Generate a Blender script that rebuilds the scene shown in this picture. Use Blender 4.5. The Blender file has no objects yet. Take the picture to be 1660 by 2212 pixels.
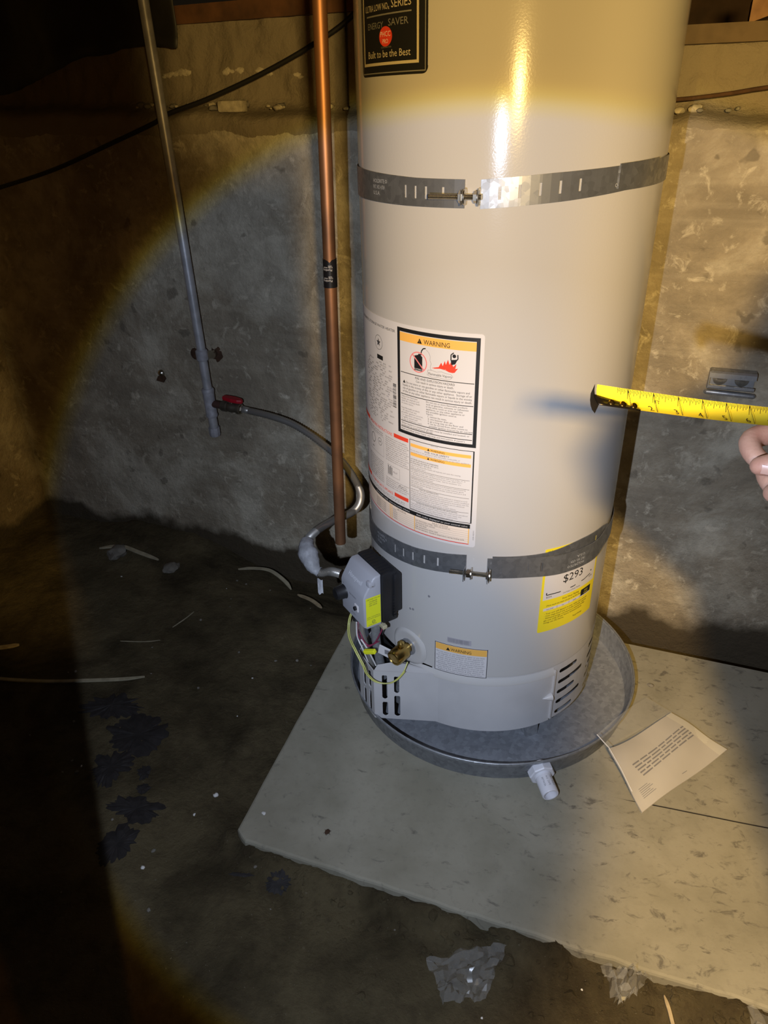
import bpy, bmesh, math, random
from mathutils import Vector, Matrix, noise
random.seed(7)
R_ = math.radians
scene = bpy.context.scene
col = scene.collection

# ------------------------------------------------------------------ camera
cam_d = bpy.data.cameras.new('camera'); cam = bpy.data.objects.new('camera', cam_d); col.objects.link(cam)
cam_d.sensor_fit = 'VERTICAL'; cam_d.sensor_height = 24.0; cam_d.lens = 24.0 * 1551.237 / 2212
cam_d.clip_start = 0.01
M3 = Matrix(((0.98808923, -0.05711399, 0.14289041), (0.15250716, 0.48730638, -0.85981048), (-0.0205242, 0.87136128, 0.49021248)))
cam.matrix_world = Matrix.Translation((0, -1.51191, 1.32526)) @ M3.to_4x4()
scene.camera = cam

# ------------------------------------------------------------------ view / world
vs = scene.view_settings
vs.view_transform = 'Standard'; vs.look = 'None'; vs.gamma = 1.0; vs.exposure = 0.0; vs.use_curve_mapping = False
W = bpy.data.worlds.new('crawlspace_dark'); scene.world = W; W.use_nodes = True
W.node_tree.nodes['Background'].inputs[0].default_value = (1.0, 0.72, 0.42, 1)
W.node_tree.nodes['Background'].inputs[1].default_value = 0.006

# ------------------------------------------------------------------ lights
def nd(nt, t, **kw):
    n = nt.nodes.new(t)
    for k, v in kw.items(): setattr(n, k, v)
    return n
def math_n(nt, op, a, b=None, c=None, clamp=False):
    n = nd(nt, 'ShaderNodeMath', operation=op, use_clamp=clamp)
    for i, v in enumerate((a, b, c)):
        if v is None: continue
        if isinstance(v, (int, float)): n.inputs[i].default_value = v
        else: nt.links.new(v, n.inputs[i])
    return n.outputs[0]
def ramp_n(nt, fac, stops, interp='LINEAR'):
    n = nd(nt, 'ShaderNodeValToRGB'); n.color_ramp.interpolation = interp
    el = n.color_ramp.elements
    while len(el) > 1: el.remove(el[-1])
    for i, (p, c) in enumerate(stops):
        e = el[0] if i == 0 else el.new(p)
        e.position = p; e.color = (c[0], c[1], c[2], 1) if isinstance(c, (tuple, list)) else (c, c, c, 1)
    if fac is not None: nt.links.new(fac, n.inputs[0])
    return n.outputs[0]
def sm(nt, val, lo, hi, a=0.0, b=1.0):
    m = nd(nt, 'ShaderNodeMapRange', interpolation_type='SMOOTHSTEP')
    for k, v in enumerate((lo, hi, a, b)): m.inputs[k + 1].default_value = v
    nt.links.new(val, m.inputs[0]); return m.outputs[0]
def beam_dirs(nt, axis):
    """angle from the axis, azimuth and slope of the direction a ray leaves the lamp in"""
    geo = nd(nt, 'ShaderNodeNewGeometry')
    dot = nd(nt, 'ShaderNodeVectorMath', operation='DOT_PRODUCT'); dot.inputs[1].default_value = Vector(axis).normalized()
    nt.links.new(geo.outputs['Incoming'], dot.inputs[0])
    sep = nd(nt, 'ShaderNodeSeparateXYZ'); nt.links.new(geo.outputs['Incoming'], sep.inputs[0])
    az = math_n(nt, 'MULTIPLY', math_n(nt, 'ARCTAN2', sep.outputs[0], sep.outputs[1]), 180 / math.pi)
    return dot.outputs['Value'], az, sep.outputs[2]
# the torch held beside the phone: hard edged cool disc, yellow rim, brown spill, a dark sector at left put into its beam
d = bpy.data.lights.new('torch', 'POINT'); d.energy = 94.0; d.shadow_soft_size = 0.006; d.use_nodes = True
o = bpy.data.objects.new('torch', d); col.objects.link(o); o.location = (-0.138, -1.55, 1.2415)
nt = d.node_tree; em = nt.nodes['Emission']
dot, az, dz = beam_dirs(nt, (0.0694, 0.8518, -0.5192))
f = math_n(nt, 'DIVIDE', math_n(nt, 'MULTIPLY', math_n(nt, 'ARCCOSINE', dot), 180 / math.pi), 60.0)
K_ = lambda q: q / 60.0
COOL = (0.66, 0.765, 0.97)
nt.links.new(ramp_n(nt, f, [(0.0, COOL), (K_(34.3), COOL), (K_(35.1), (0.95, 0.93, 0.64)), (K_(35.7), (1.0, 0.76, 0.13)), (K_(36.5), (1.0, 0.50, 0.06)), (K_(37.8), (1.0, 0.42, 0.06)), (1.0, (1.0, 0.42, 0.06))]), em.inputs[0])
sv = ramp_n(nt, f, [(0.0, 1.0), (K_(11), 0.95), (K_(18), 0.72), (K_(25), 0.50), (K_(34.3), 0.48), (K_(35.5), 0.32), (K_(36.5), 0.10), (K_(37.8), 0.055), (1.0, 0.045)])
mk = math_n(nt, 'MAXIMUM', sm(nt, az, -34.9, -33.9, 0.03, 1.0), sm(nt, az, -47.0, -46.0, 1.0, 0.03))
nt.links.new(math_n(nt, 'MULTIPLY', sv, mk), em.inputs[1])
# warm LED bar worn by the photographer: stronger to the right, a round dark gap and a left patch put into its beam
d = bpy.data.lights.new('led_bar', 'AREA'); d.shape = 'RECTANGLE'; d.size = 0.09; d.size_y = 0.036; d.energy = 47.0; d.color = (1.0, 0.655, 0.205); d.use_nodes = True
o = bpy.data.objects.new('led_bar', d); col.objects.link(o); o.location = (0.115, -1.6, 1.378)
o.rotation_euler = Vector((0.05, 0.90, -0.42)).to_track_quat('-Z', 'Y').to_euler()
nt = d.node_tree; em = nt.nodes['Emission']
dot, az, dz = beam_dirs(nt, (-0.2375, 0.6435, -0.7277))
sv = ramp_n(nt, math_n(nt, 'MULTIPLY_ADD', az, 1 / 40.0, 0.5), [(0.0, 0.55), (0.12, 0.55), (0.37, 0.40), (0.46, 0.38), (0.58, 0.68), (0.70, 0.95), (1.0, 1.0)])
sv = math_n(nt, 'MULTIPLY', sv, sm(nt, dz, -0.75, -0.55, 0.84, 1.0))
left = math_n(nt, 'MAXIMUM', sm(nt, az, -18.0, -15.8), math_n(nt, 'MULTIPLY', sm(nt, dz, -0.12, 0.0), sm(nt, az, -27.0, -23.0)))
lobe = math_n(nt, 'MULTIPLY', math_n(nt, 'MULTIPLY', sm(nt, az, -38.8, -37.6, 0.55, 0.0), sm(nt, az, -46.0, -43.0)), sm(nt, dz, -0.60, -0.50))
sv = math_n(nt, 'ADD', math_n(nt, 'MULTIPLY', math_n(nt, 'MULTIPLY', sv, left), sm(nt, dot, 0.930, 0.964, 1.0, 0.012)), lobe)
# arm-shaped shade at the right put into the bar's beam pattern: limit of azimuth over slope
lim = ramp_n(nt, math_n(nt, 'ADD', dz, 1.0), [(0.15, 0.80), (0.266, 0.5575), (0.349, 0.4325), (0.452, 0.3375), (0.505, 0.20), (0.53, 0.095), (0.58, 0.055), (0.625, 0.095), (0.648, 0.25), (0.69, 0.319), (0.80, 0.36), (0.87, 0.70), (1.0, 1.0)])
sv = math_n(nt, 'MULTIPLY', sv, sm(nt, math_n(nt, 'SUBTRACT', az, math_n(nt, 'MULTIPLY', lim, 40.0)), -0.9, 0.9, 1.0, 0.03))
nt.links.new(sv, em.inputs[1])

# ------------------------------------------------------------------ materials
def newmat(name):
    m = bpy.data.materials.new(name); m.use_nodes = True
    nt = m.node_tree; b = nt.nodes['Principled BSDF']
    return m, nt, b
def c4(c): return (c[0], c[1], c[2], 1)
def simple(name, c, rough=0.5, metal=0.0, var=0.0, vscale=20.0, bump=0.0, bscale=80.0, spec=0.5, c2=None, trans=0.0):
    m, nt, b = newmat(name)
    b.inputs['Base Color'].default_value = c4(c); b.inputs['Roughness'].default_value = rough
    b.inputs['Metallic'].default_value = metal; b.inputs['Specular IOR Level'].default_value = spec
    geo = nd(nt, 'ShaderNodeNewGeometry')
    if var or c2:
        n = nd(nt, 'ShaderNodeTexNoise'); n.inputs['Scale'].default_value = vscale; n.inputs['Detail'].default_value = 6
        nt.links.new(geo.outputs['Position'], n.inputs['Vector'])
        a = c; d = c2 if c2 else tuple(x * (1 - var) for x in c)
        nt.links.new(ramp_n(nt, n.outputs[0], [(0.35, d), (0.62, a)]), b.inputs['Base Color'])
    if bump:
        n = nd(nt, 'ShaderNodeTexNoise'); n.inputs['Scale'].default_value = bscale; n.inputs['Detail'].default_value = 4
        nt.links.new(geo.outputs['Position'], n.inputs['Vector'])
        bp = nd(nt, 'ShaderNodeBump'); bp.inputs['Strength'].default_value = bump; bp.inputs['Distance'].default_value = 0.002
        nt.links.new(n.outputs[0], bp.inputs['Height']); nt.links.new(bp.outputs[0], b.inputs['Normal'])
    if trans: b.inputs['Transmission Weight'].default_value = trans
    return m
def noise_n(nt, vec, scale, detail=6, rough=0.55, dist=0.0):
    n = nd(nt, 'ShaderNodeTexNoise'); n.inputs['Scale'].default_value = scale; n.inputs['Detail'].default_value = detail
    n.inputs['Roughness'].default_value = rough; n.inputs['Distortion'].default_value = dist
    nt.links.new(vec, n.inputs['Vector']); return n.outputs[0]
def mix_c(nt, fac, a, b, blend='MIX'):
    n = nd(nt, 'ShaderNodeMix', data_type='RGBA', blend_type=blend)
    for s, v in ((0, fac), (6, a), (7, b)):
        if isinstance(v, (int, float)): n.inputs[s].default_value = v
        elif isinstance(v, tuple): n.inputs[s].default_value = c4(v)
        else: nt.links.new(v, n.inputs[s])
    return n.outputs[2]
def scaled(nt, vec, s):
    m = nd(nt, 'ShaderNodeVectorMath', operation='MULTIPLY'); m.inputs[1].default_value = s
    nt.links.new(vec, m.inputs[0]); return m.outputs[0]
def mat_concrete(name, light, dark, damp=None, upper=None, spots=0.6):
    m, nt, b = newmat(name)
    P = nd(nt, 'ShaderNodeNewGeometry').outputs['Position']
    c = ramp_n(nt, noise_n(nt, P, 3.2, 9, 0.66, 0.5), [(0.36, tuple(x * 0.72 for x in dark)), (0.47, dark), (0.60, light)])
    # cloudy patches, horizontal form streaks, pale efflorescence
    c = mix_c(nt, math_n(nt, 'MULTIPLY', ramp_n(nt, noise_n(nt, P, 11, 7, 0.65), [(0.44, 0), (0.60, 1)]), 0.5), c, tuple(x * 0.66 for x in dark))
    st = noise_n(nt, scaled(nt, P, (2.0, 2.0, 34.0)), 1.0, 5, 0.6)
    c = mix_c(nt, math_n(nt, 'MULTIPLY', ramp_n(nt, st, [(0.50, 0), (0.70, 1)]), 0.14), c, tuple(min(1, x * 1.25) for x in light))
    ef = noise_n(nt, P, 22, 6, 0.7, 0.6)
    c = mix_c(nt, math_n(nt, 'MULTIPLY', ramp_n(nt, ef, [(0.56, 0), (0.70, 1)]), 0.6), c, tuple(min(1, x * 1.45) for x in light))
    sp = noise_n(nt, P, 17, 3, 0.5, 0.2)
    c = mix_c(nt, math_n(nt, 'MULTIPLY', ramp_n(nt, sp, [(0.66, 0), (0.71, 1)]), spots), c, tuple(x * 0.4 for x in dark))
    sep = nd(nt, 'ShaderNodeSeparateXYZ'); nt.links.new(P, sep.inputs[0])
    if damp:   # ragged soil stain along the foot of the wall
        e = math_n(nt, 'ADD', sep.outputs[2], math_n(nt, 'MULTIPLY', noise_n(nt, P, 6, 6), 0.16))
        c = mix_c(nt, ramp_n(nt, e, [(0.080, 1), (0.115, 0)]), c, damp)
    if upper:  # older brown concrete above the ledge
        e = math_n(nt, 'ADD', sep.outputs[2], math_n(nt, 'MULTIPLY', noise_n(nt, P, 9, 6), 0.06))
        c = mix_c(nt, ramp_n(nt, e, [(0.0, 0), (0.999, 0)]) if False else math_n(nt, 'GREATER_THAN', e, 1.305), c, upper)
    nt.links.new(c, b.inputs['Base Color'])
    b.inputs['Roughness'].default_value = 0.9; b.inputs['Specular IOR Level'].default_value = 0.25
    bp = nd(nt, 'ShaderNodeBump'); bp.inputs['Strength'].default_value = 0.8; bp.inputs['Distance'].default_value = 0.010
    h = math_n(nt, 'ADD', noise_n(nt, P, 70, 8, 0.7), math_n(nt, 'MULTIPLY', st, 0.12))
    nt.links.new(h, bp.inputs['Height']); nt.links.new(bp.outputs[0], b.inputs['Normal'])
    return m
def mat_dirt(name):
    m, nt, b = newmat(name)
    P = nd(nt, 'ShaderNodeNewGeometry').outputs['Position']
    c = ramp_n(nt, noise_n(nt, P, 4, 8, 0.65, 0.3), [(0.36, (0.050, 0.038, 0.019)), (0.60, (0.140, 0.110, 0.058))])
    c = mix_c(nt, math_n(nt, 'MULTIPLY', ramp_n(nt, noise_n(nt, P, 30, 6, 0.7), [(0.5, 0), (0.66, 1)]), 0.35), c, (0.045, 0.030, 0.018))
    c = mix_c(nt, math_n(nt, 'MULTIPLY', ramp_n(nt, noise_n(nt, P, 150, 3, 0.6), [(0.69, 0), (0.73, 1)]), 0.6), c, (0.26, 0.23, 0.17))
    nt.links.new(c, b.inputs['Base Color'])
    b.inputs['Roughness'].default_value = 0.95; b.inputs['Specular IOR Level'].default_value = 0.2
    bp = nd(nt, 'ShaderNodeBump'); bp.inputs['Strength'].default_value = 0.9; bp.inputs['Distance'].default_value = 0.012
    nt.links.new(noise_n(nt, P, 55, 9, 0.72), bp.inputs['Height']); nt.links.new(bp.outputs[0], b.inputs['Normal'])
    return m
def mat_slab(name):
    m, nt, b = newmat(name)
    P = nd(nt, 'ShaderNodeNewGeometry').outputs['Position']
    c = ramp_n(nt, noise_n(nt, P, 5, 7, 0.6, 0.2), [(0.36, (0.255, 0.235, 0.175)), (0.6, (0.335, 0.31, 0.24))])
    # dark scuffs, denser towards the open right half
    sep = nd(nt, 'ShaderNodeSeparateXYZ'); nt.links.new(P, sep.inputs[0])
    dens = nd(nt, 'ShaderNodeMapRange'); dens.inputs[1].default_value = -0.1; dens.inputs[2].default_value = 0.35
    dens.inputs[3].default_value = 0.0; dens.inputs[4].default_value = 0.048; nt.links.new(sep.outputs[0], dens.inputs[0])
    s = math_n(nt, 'ADD', noise_n(nt, scaled(nt, P, (1.0, 1.7, 1.0)), 26, 7, 0.68, 0.7), dens.outputs[0])
    c = mix_c(nt, math_n(nt, 'MULTIPLY', ramp_n(nt, s, [(0.605, 0), (0.71, 1)]), 0.66), c, (0.075, 0.066, 0.058))
    c = mix_c(nt, math_n(nt, 'MULTIPLY', ramp_n(nt, noise_n(nt, P, 60, 5, 0.6), [(0.3, 1), (0.45, 0)]), 0.25), c, (0.16, 0.145, 0.12))
    nt.links.new(c, b.inputs['Base Color']); b.inputs['Roughness'].default_value = 0.88; b.inputs['Specular IOR Level'].default_value = 0.25
    bp = nd(nt, 'ShaderNodeBump'); bp.inputs['Strength'].default_value = 0.25; bp.inputs['Distance'].default_value = 0.002
    nt.links.new(noise_n(nt, P, 90, 7, 0.65), bp.inputs['Height']); nt.links.new(bp.outputs[0], b.inputs['Normal'])
    return m
def mat_galv(name, c=(0.42, 0.43, 0.45), rough=0.38, metal=0.85):
    m, nt, b = newmat(name)
    P = nd(nt, 'ShaderNodeNewGeometry').outputs['Position']
    v = nd(nt, 'ShaderNodeTexVoronoi'); v.inputs['Scale'].default_value = 110; nt.links.new(P, v.inputs['Vector'])
    k = mix_c(nt, 0.5, v.outputs['Color'], noise_n(nt, P, 25, 5))
    bw = nd(nt, 'ShaderNodeRGBToBW'); nt.links.new(k, bw.inputs[0])
    nt.links.new(ramp_n(nt, bw.outputs[0], [(0.25, tuple(x * 0.72 for x in c)), (0.75, tuple(min(1, x * 1.15) for x in c))]), b.inputs['Base Color'])
    nt.links.new(ramp_n(nt, bw.outputs[0], [(0.2, rough * 1.25), (0.8, rough * 0.8)]), b.inputs['Roughness'])
    b.inputs['Metallic'].default_value = metal
    return m
MT = {}
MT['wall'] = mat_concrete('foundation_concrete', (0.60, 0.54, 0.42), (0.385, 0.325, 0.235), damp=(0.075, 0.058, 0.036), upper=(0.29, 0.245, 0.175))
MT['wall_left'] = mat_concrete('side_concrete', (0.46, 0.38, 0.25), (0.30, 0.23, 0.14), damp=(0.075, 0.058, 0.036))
MT['dirt'] = mat_dirt('packed_dirt')
MT['slab'] = mat_slab('pad_concrete')
MT['paint'] = simple('beige_enamel', (0.47, 0.450, 0.428), 0.17, 0.0, bump=0.05, bscale=300, spec=0.26)
MT['paint_dull'] = simple('grey_enamel', (0.52, 0.505, 0.50), 0.42, 0.0, var=0.10, vscale=9, bump=0.05, bscale=300)
MT['black'] = simple('black_print', (0.012, 0.012, 0.013), 0.45)
MT['black_plastic'] = simple('black_plastic', (0.016, 0.016, 0.018), 0.45, var=0.3)
MT['void'] = simple('shade_black', (0.006, 0.006, 0.006), 0.8)  # black standing for the shade inside the heater base
MT['badge_line'] = simple('badge_line_gold', (0.55, 0.47, 0.30), 0.4)
MT['badge_grey'] = simple('badge_grey', (0.20, 0.19, 0.16), 0.4)
MT['paper'] = simple('label_white', (0.62, 0.59, 0.585), 0.5)
MT['ink'] = simple('label_ink', (0.05, 0.05, 0.055), 0.5)
MT['ink_grey'] = simple('label_ink_grey', (0.20, 0.19, 0.20), 0.5)
MT['orange'] = simple('label_orange', (0.83, 0.44, 0.09), 0.5)
MT['cream'] = simple('label_cream', (0.80, 0.66, 0.54), 0.5)
MT['red'] = simple('label_red', (0.72, 0.055, 0.025), 0.5)
MT['rose'] = simple('label_rose', (0.72, 0.20, 0.20), 0.5)
MT['yellow'] = simple('label_yellow', (0.80, 0.66, 0.02), 0.45)
MT['valve_yellow'] = simple('sticker_yellow', (0.78, 0.80, 0.02), 0.45)
MT['galv'] = mat_galv('galvanised_steel', (0.36, 0.37, 0.385), 0.42, 0.6)
MT['strap'] = mat_galv('strap_steel', (0.24, 0.245, 0.255), 0.38, 0.65)
MT['strap_bright'] = simple('strap_emboss', (0.50, 0.505, 0.52), 0.4, 0.2)
MT['pan'] = mat_galv('pan_steel', (0.30, 0.315, 0.345), 0.48, 0.35)
MT['zinc'] = simple('zinc_bolt', (0.62, 0.58, 0.50), 0.28, 1.0, var=0.25, vscale=60)
MT['copper'] = simple('aged_copper', (0.38, 0.18, 0.085), 0.48, 0.7, c2=(0.20, 0.10, 0.055), vscale=7)
MT['brass'] = simple('brass', (0.62, 0.42, 0.13), 0.26, 1.0, var=0.25, vscale=50)
MT['steel_hose'] = simple('hose_steel', (0.44, 0.42, 0.385), 0.34, 0.7)
MT['paint_pipe'] = simple('grey_coated_pipe', (0.50, 0.50, 0.52), 0.40, 0.35, var=0.25, vscale=30, bump=0.1)
MT['fitting'] = simple('cast_fitting', (0.46, 0.45, 0.48), 0.6, 0.25, var=0.25, vscale=60, bump=0.35, bscale=200)
MT['red_plastic'] = simple('red_handle', (0.42, 0.010, 0.022), 0.4)
MT['white_tape'] = simple('white_wrap', (0.34, 0.34, 0.355), 0.55, var=0.25, vscale=60, bump=0.6, bscale=120)
MT['pvc'] = simple('white_pvc', (0.74, 0.73, 0.77), 0.35, var=0.08, vscale=30)
MT['valve_grey'] = simple('valve_grey', (0.40, 0.40, 0.43), 0.42)
MT['tape_yellow'] = simple('tape_yellow', (0.62, 0.50, 0.03), 0.32)
MT['rubber'] = simple('electrical_tape', (0.010, 0.010, 0.012), 0.35)
MT['cable'] = simple('cable_black', (0.010, 0.009, 0.008), 0.6)
MT['wire_y'] = simple('wire_yellow', (0.52, 0.52, 0.14), 0.4)
MT['wire_w'] = simple('wire_white', (0.62, 0.60, 0.58), 0.45)
MT['wire_r'] = simple('wire_maroon', (0.22, 0.03, 0.07), 0.45)
MT['wood'] = simple('old_wood', (0.30, 0.165, 0.075), 0.75, c2=(0.16, 0.075, 0.03), vscale=18, bump=0.4, bscale=60)
MT['wood_pale'] = simple('pale_wood', (0.45, 0.36, 0.22), 0.75, c2=(0.30, 0.22, 0.13), vscale=40)
MT['wood_red'] = simple('stained_wood', (0.13, 0.055, 0.022), 0.8, c2=(0.07, 0.03, 0.012), vscale=18, bump=0.4, bscale=60)
MT['wood_dark'] = simple('dark_wood', (0.10, 0.055, 0.028), 0.85, var=0.4, vscale=10)
MT['sliver'] = simple('wood_sliver', (0.42, 0.37, 0.25), 0.7, var=0.25, vscale=40)
MT['scrap'] = simple('rotten_scrap', (0.022, 0.018, 0.017), 0.8, var=0.4, vscale=60, bump=0.5, bscale=100)
MT['stone'] = simple('stone', (0.22, 0.20, 0.165), 0.9, var=0.35, vscale=30, bump=0.5, bscale=120)
MT['stone_white'] = simple('white_pebble', (0.70, 0.68, 0.64), 0.7)
MT['mortar'] = simple('mortar_crumbs', (0.50, 0.44, 0.32), 0.9, var=0.3, vscale=60, bump=0.6, bscale=150)
MT['sheet'] = simple('dark_sheeting', (0.030, 0.028, 0.025), 0.55, var=0.4, vscale=8)
MT['bag_paper'] = simple('manual_paper', (0.56, 0.52, 0.47), 0.6, var=0.07, vscale=14, bump=0.3, bscale=25)
MT['skin'] = simple('skin', (0.50, 0.29, 0.21), 0.5, c2=(0.42, 0.21, 0.15), vscale=45, bump=0.15, bscale=350)
MT['nail'] = simple('nail', (0.50, 0.31, 0.25), 0.35)
MT['sleeve'] = simple('sleeve_cloth', (0.045, 0.05, 0.065), 0.85, var=0.3, vscale=30, bump=0.4, bscale=200)
MT['rust'] = simple('rust', (0.07, 0.032, 0.014), 0.9, var=0.4, vscale=60)
def clear_plastic(name, tint, alpha):
    m, nt, b = newmat(name)
    b.inputs['Base Color'].default_value = c4(tint); b.inputs['Roughness'].default_value = 0.18
    b.inputs['Alpha'].default_value = alpha; b.inputs['Specular IOR Level'].default_value = 0.6
    return m
MT['film'] = clear_plastic('clear_film', (0.70, 0.69, 0.66), 0.17)
MT['film_bag'] = clear_plastic('bag_film', (0.62, 0.60, 0.56), 0.13)

# ------------------------------------------------------------------ builders
ORG = {}
class MB:
    def __init__(s): s.v = []; s.f = []
    def add(s, vs_, fs):
        n = len(s.v); s.v += [Vector(p) for p in vs_]; s.f += [tuple(i + n for i in f) for f in fs]; return s
    def box(s, c, sz, M=None):
        M = M or Matrix.Identity(3); c = Vector(c); h = Vector(sz) / 2
        vs_ = [c + M @ Vector((x * h.x, y * h.y, z * h.z)) for x in (-1, 1) for y in (-1, 1) for z in (-1, 1)]
        return s.add(vs_, [(0, 1, 3, 2), (4, 6, 7, 5), (0, 4, 5, 1), (2, 3, 7, 6), (0, 2, 6, 4), (1, 5, 7, 3)])
    def rbox(s, c, sz, M=None, r=0.003, seg=2):
        bm = bmesh.new(); bmesh.ops.create_cube(bm, size=1)
        for v in bm.verts: v.co = Vector((v.co.x * sz[0], v.co.y * sz[1], v.co.z * sz[2]))
        bmesh.ops.bevel(bm, geom=bm.edges[:], offset=r, segments=seg, affect='EDGES', profile=0.5)
        return s.bm(bm, c, M)
    def bm(s, bm, c=(0, 0, 0), M=None):
        M = M or Matrix.Identity(3); bm.verts.index_update()
        s.add([Vector(c) + M @ v.co for v in bm.verts], [tuple(v.index for v in f.verts) for f in bm.faces]); bm.free(); return s
    def tube(s, pts, r, seg=12, cap=True, roundcap=False, up=None):
        pts = [Vector(p) for p in pts]
        rs = list(r) if isinstance(r, (list, tuple)) else [r] * len(pts)
        if roundcap:
            d0 = (pts[0] - pts[1]).normalized(); d1 = (pts[-1] - pts[-2]).normalized(); a = []; ar = []
            for k in (85, 60, 30): a.append(pts[0] + d0 * rs[0] * math.sin(R_(k))); ar.append(rs[0] * math.cos(R_(k)))
            b = []; br = []
            for k in (30, 60, 85): b.append(pts[-1] + d1 * rs[-1] * math.sin(R_(k))); br.append(rs[-1] * math.cos(R_(k)))
            pts = a + pts + b; rs = ar + rs + br
        T = []
        for i in range(len(pts)):
            t = pts[min(i + 1, len(pts) - 1)] - pts[max(i - 1, 0)]
            T.append(t.normalized() if t.length > 1e-9 else Vector((0, 0, 1)))
        ref = Vector(up) if up else (Vector((0, 0, 1)) if abs(T[0].z) < 0.9 else Vector((1, 0, 0)))
        n = (ref - T[0] * ref.dot(T[0])).normalized(); vs_ = []
        for i, p in enumerate(pts):
            n = (n - T[i] * n.dot(T[i])).normalized(); bb = T[i].cross(n)
            for k in range(seg):
                a = 2 * math.pi * k / seg; vs_.append(p + (n * math.cos(a) + bb * math.sin(a)) * rs[i])
        fs = [(i * seg + k, i * seg + (k + 1) % seg, (i + 1) * seg + (k + 1) % seg, (i + 1) * seg + k) for i in range(len(pts) - 1) for k in range(seg)]
        if cap: fs += [tuple(range(seg))[::-1], tuple((len(pts) - 1) * seg + k for k in range(seg))]
        return s.add(vs_, fs)
    def lathe(s, prof, c=(0, 0, 0), axis=(0, 0, 1), seg=48, closed=False):
        ax = Vector(axis).normalized(); ref = Vector((0, 0, 1)) if abs(ax.z) < 0.9 else Vector((0, -1, 0))
        a = (ref - ax * ref.dot(ax)).normalized(); b = ax.cross(a); c = Vector(c); vs_ = []
        for (r, h) in prof:
            for k in range(seg):
                t = 2 * math.pi * k / seg; vs_.append(c + ax * h + (a * math.cos(t) + b * math.sin(t)) * r)
        n = len(prof)
        fs = [(i * seg + k, i * seg + (k + 1) % seg, ((i + 1) % n) * seg + (k + 1) % seg, ((i + 1) % n) * seg + k) for i in range(n if closed else n - 1) for k in range(seg)]
        return s.add(vs_, fs)
    def grid(s, nx, ny, fn):
        vs_ = [fn(i / nx, j / ny) for j in range(ny + 1) for i in range(nx + 1)]
        fs = [(j * (nx + 1) + i, j * (nx + 1) + i + 1, (j + 1) * (nx + 1) + i + 1, (j + 1) * (nx + 1) + i) for j in range(ny) for i in range(nx)]
        return s.add(vs_, fs)
    def prism(s, poly, h0, h1, fn):
        """poly: 2d points; fn(x, y, h) -> world"""
        n = len(poly); vs_ = [fn(x, y, h0) for x, y in poly] + [fn(x, y, h1) for x, y in poly]
        return s.add(vs_, [tuple(range(n))[::-1], tuple(range(n, 2 * n))] + [(i, (i + 1) % n, n + (i + 1) % n, n + i) for i in range(n)])
    def build(s, name, m, parent=None, smooth=None, org=None, fix=True):
        o_ = ORG.get(parent.name, Vector((0, 0, 0))) if parent else Vector(org if org else (0, 0, 0))
        me = bpy.data.meshes.new(name)
        me.from_pydata([v - o_ for v in s.v], [], s.f); me.update()
        if fix:
            b = bmesh.new(); b.from_mesh(me); bmesh.ops.recalc_face_normals(b, faces=b.faces[:]); b.to_mesh(me); b.free()
        me.materials.append(MT[m] if isinstance(m, str) else m)
        if smooth is not None:
            for p in me.polygons: p.use_smooth = True
            me.set_sharp_from_angle(angle=R_(smooth))
        o = bpy.data.objects.new(name, me); col.objects.link(o)
        ORG[o.name] = o_
        if parent: o.parent = parent
        else: o.location = o_
        return o
def thing(name, label, cat, loc=(0, 0, 0), group=None):
    o = bpy.data.objects.new(name, None); col.objects.link(o); o.location = loc; o.empty_display_size = 0.05
    o['label'] = label; o['category'] = cat
    if group: o['group'] = group
    ORG[o.name] = Vector(loc); return o
def tag(o, label, cat, group=None):
    o['label'] = label; o['category'] = cat
    if group: o['group'] = group
    return o
def struct(o): o['kind'] = 'structure'; return o
def smoothpath(pts, n=8):
    pts = [Vector(p) for p in pts]; out = []
    for i in range(len(pts) - 1):
        p0 = pts[max(i - 1, 0)]; p1 = pts[i]; p2 = pts[i + 1]; p3 = pts[min(i + 2, len(pts) - 1)]
        for k in range(n):
            t = k / n
            out.append(0.5 * ((2 * p1) + (p2 - p0) * t + (2 * p0 - 5 * p1 + 4 * p2 - p3) * t * t + (3 * p1 - p0 - 3 * p2 + p3) * t ** 3))
    out.append(pts[-1]); return out
def sstep(a, b, x):
    t = max(0, min(1, (x - a) / (b - a))); return t * t * (3 - 2 * t)
def fbm(x, y, z=0.0, o=4):
    return noise.fractal(Vector((x, y, z)), 1.0, 2.0, o)

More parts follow.
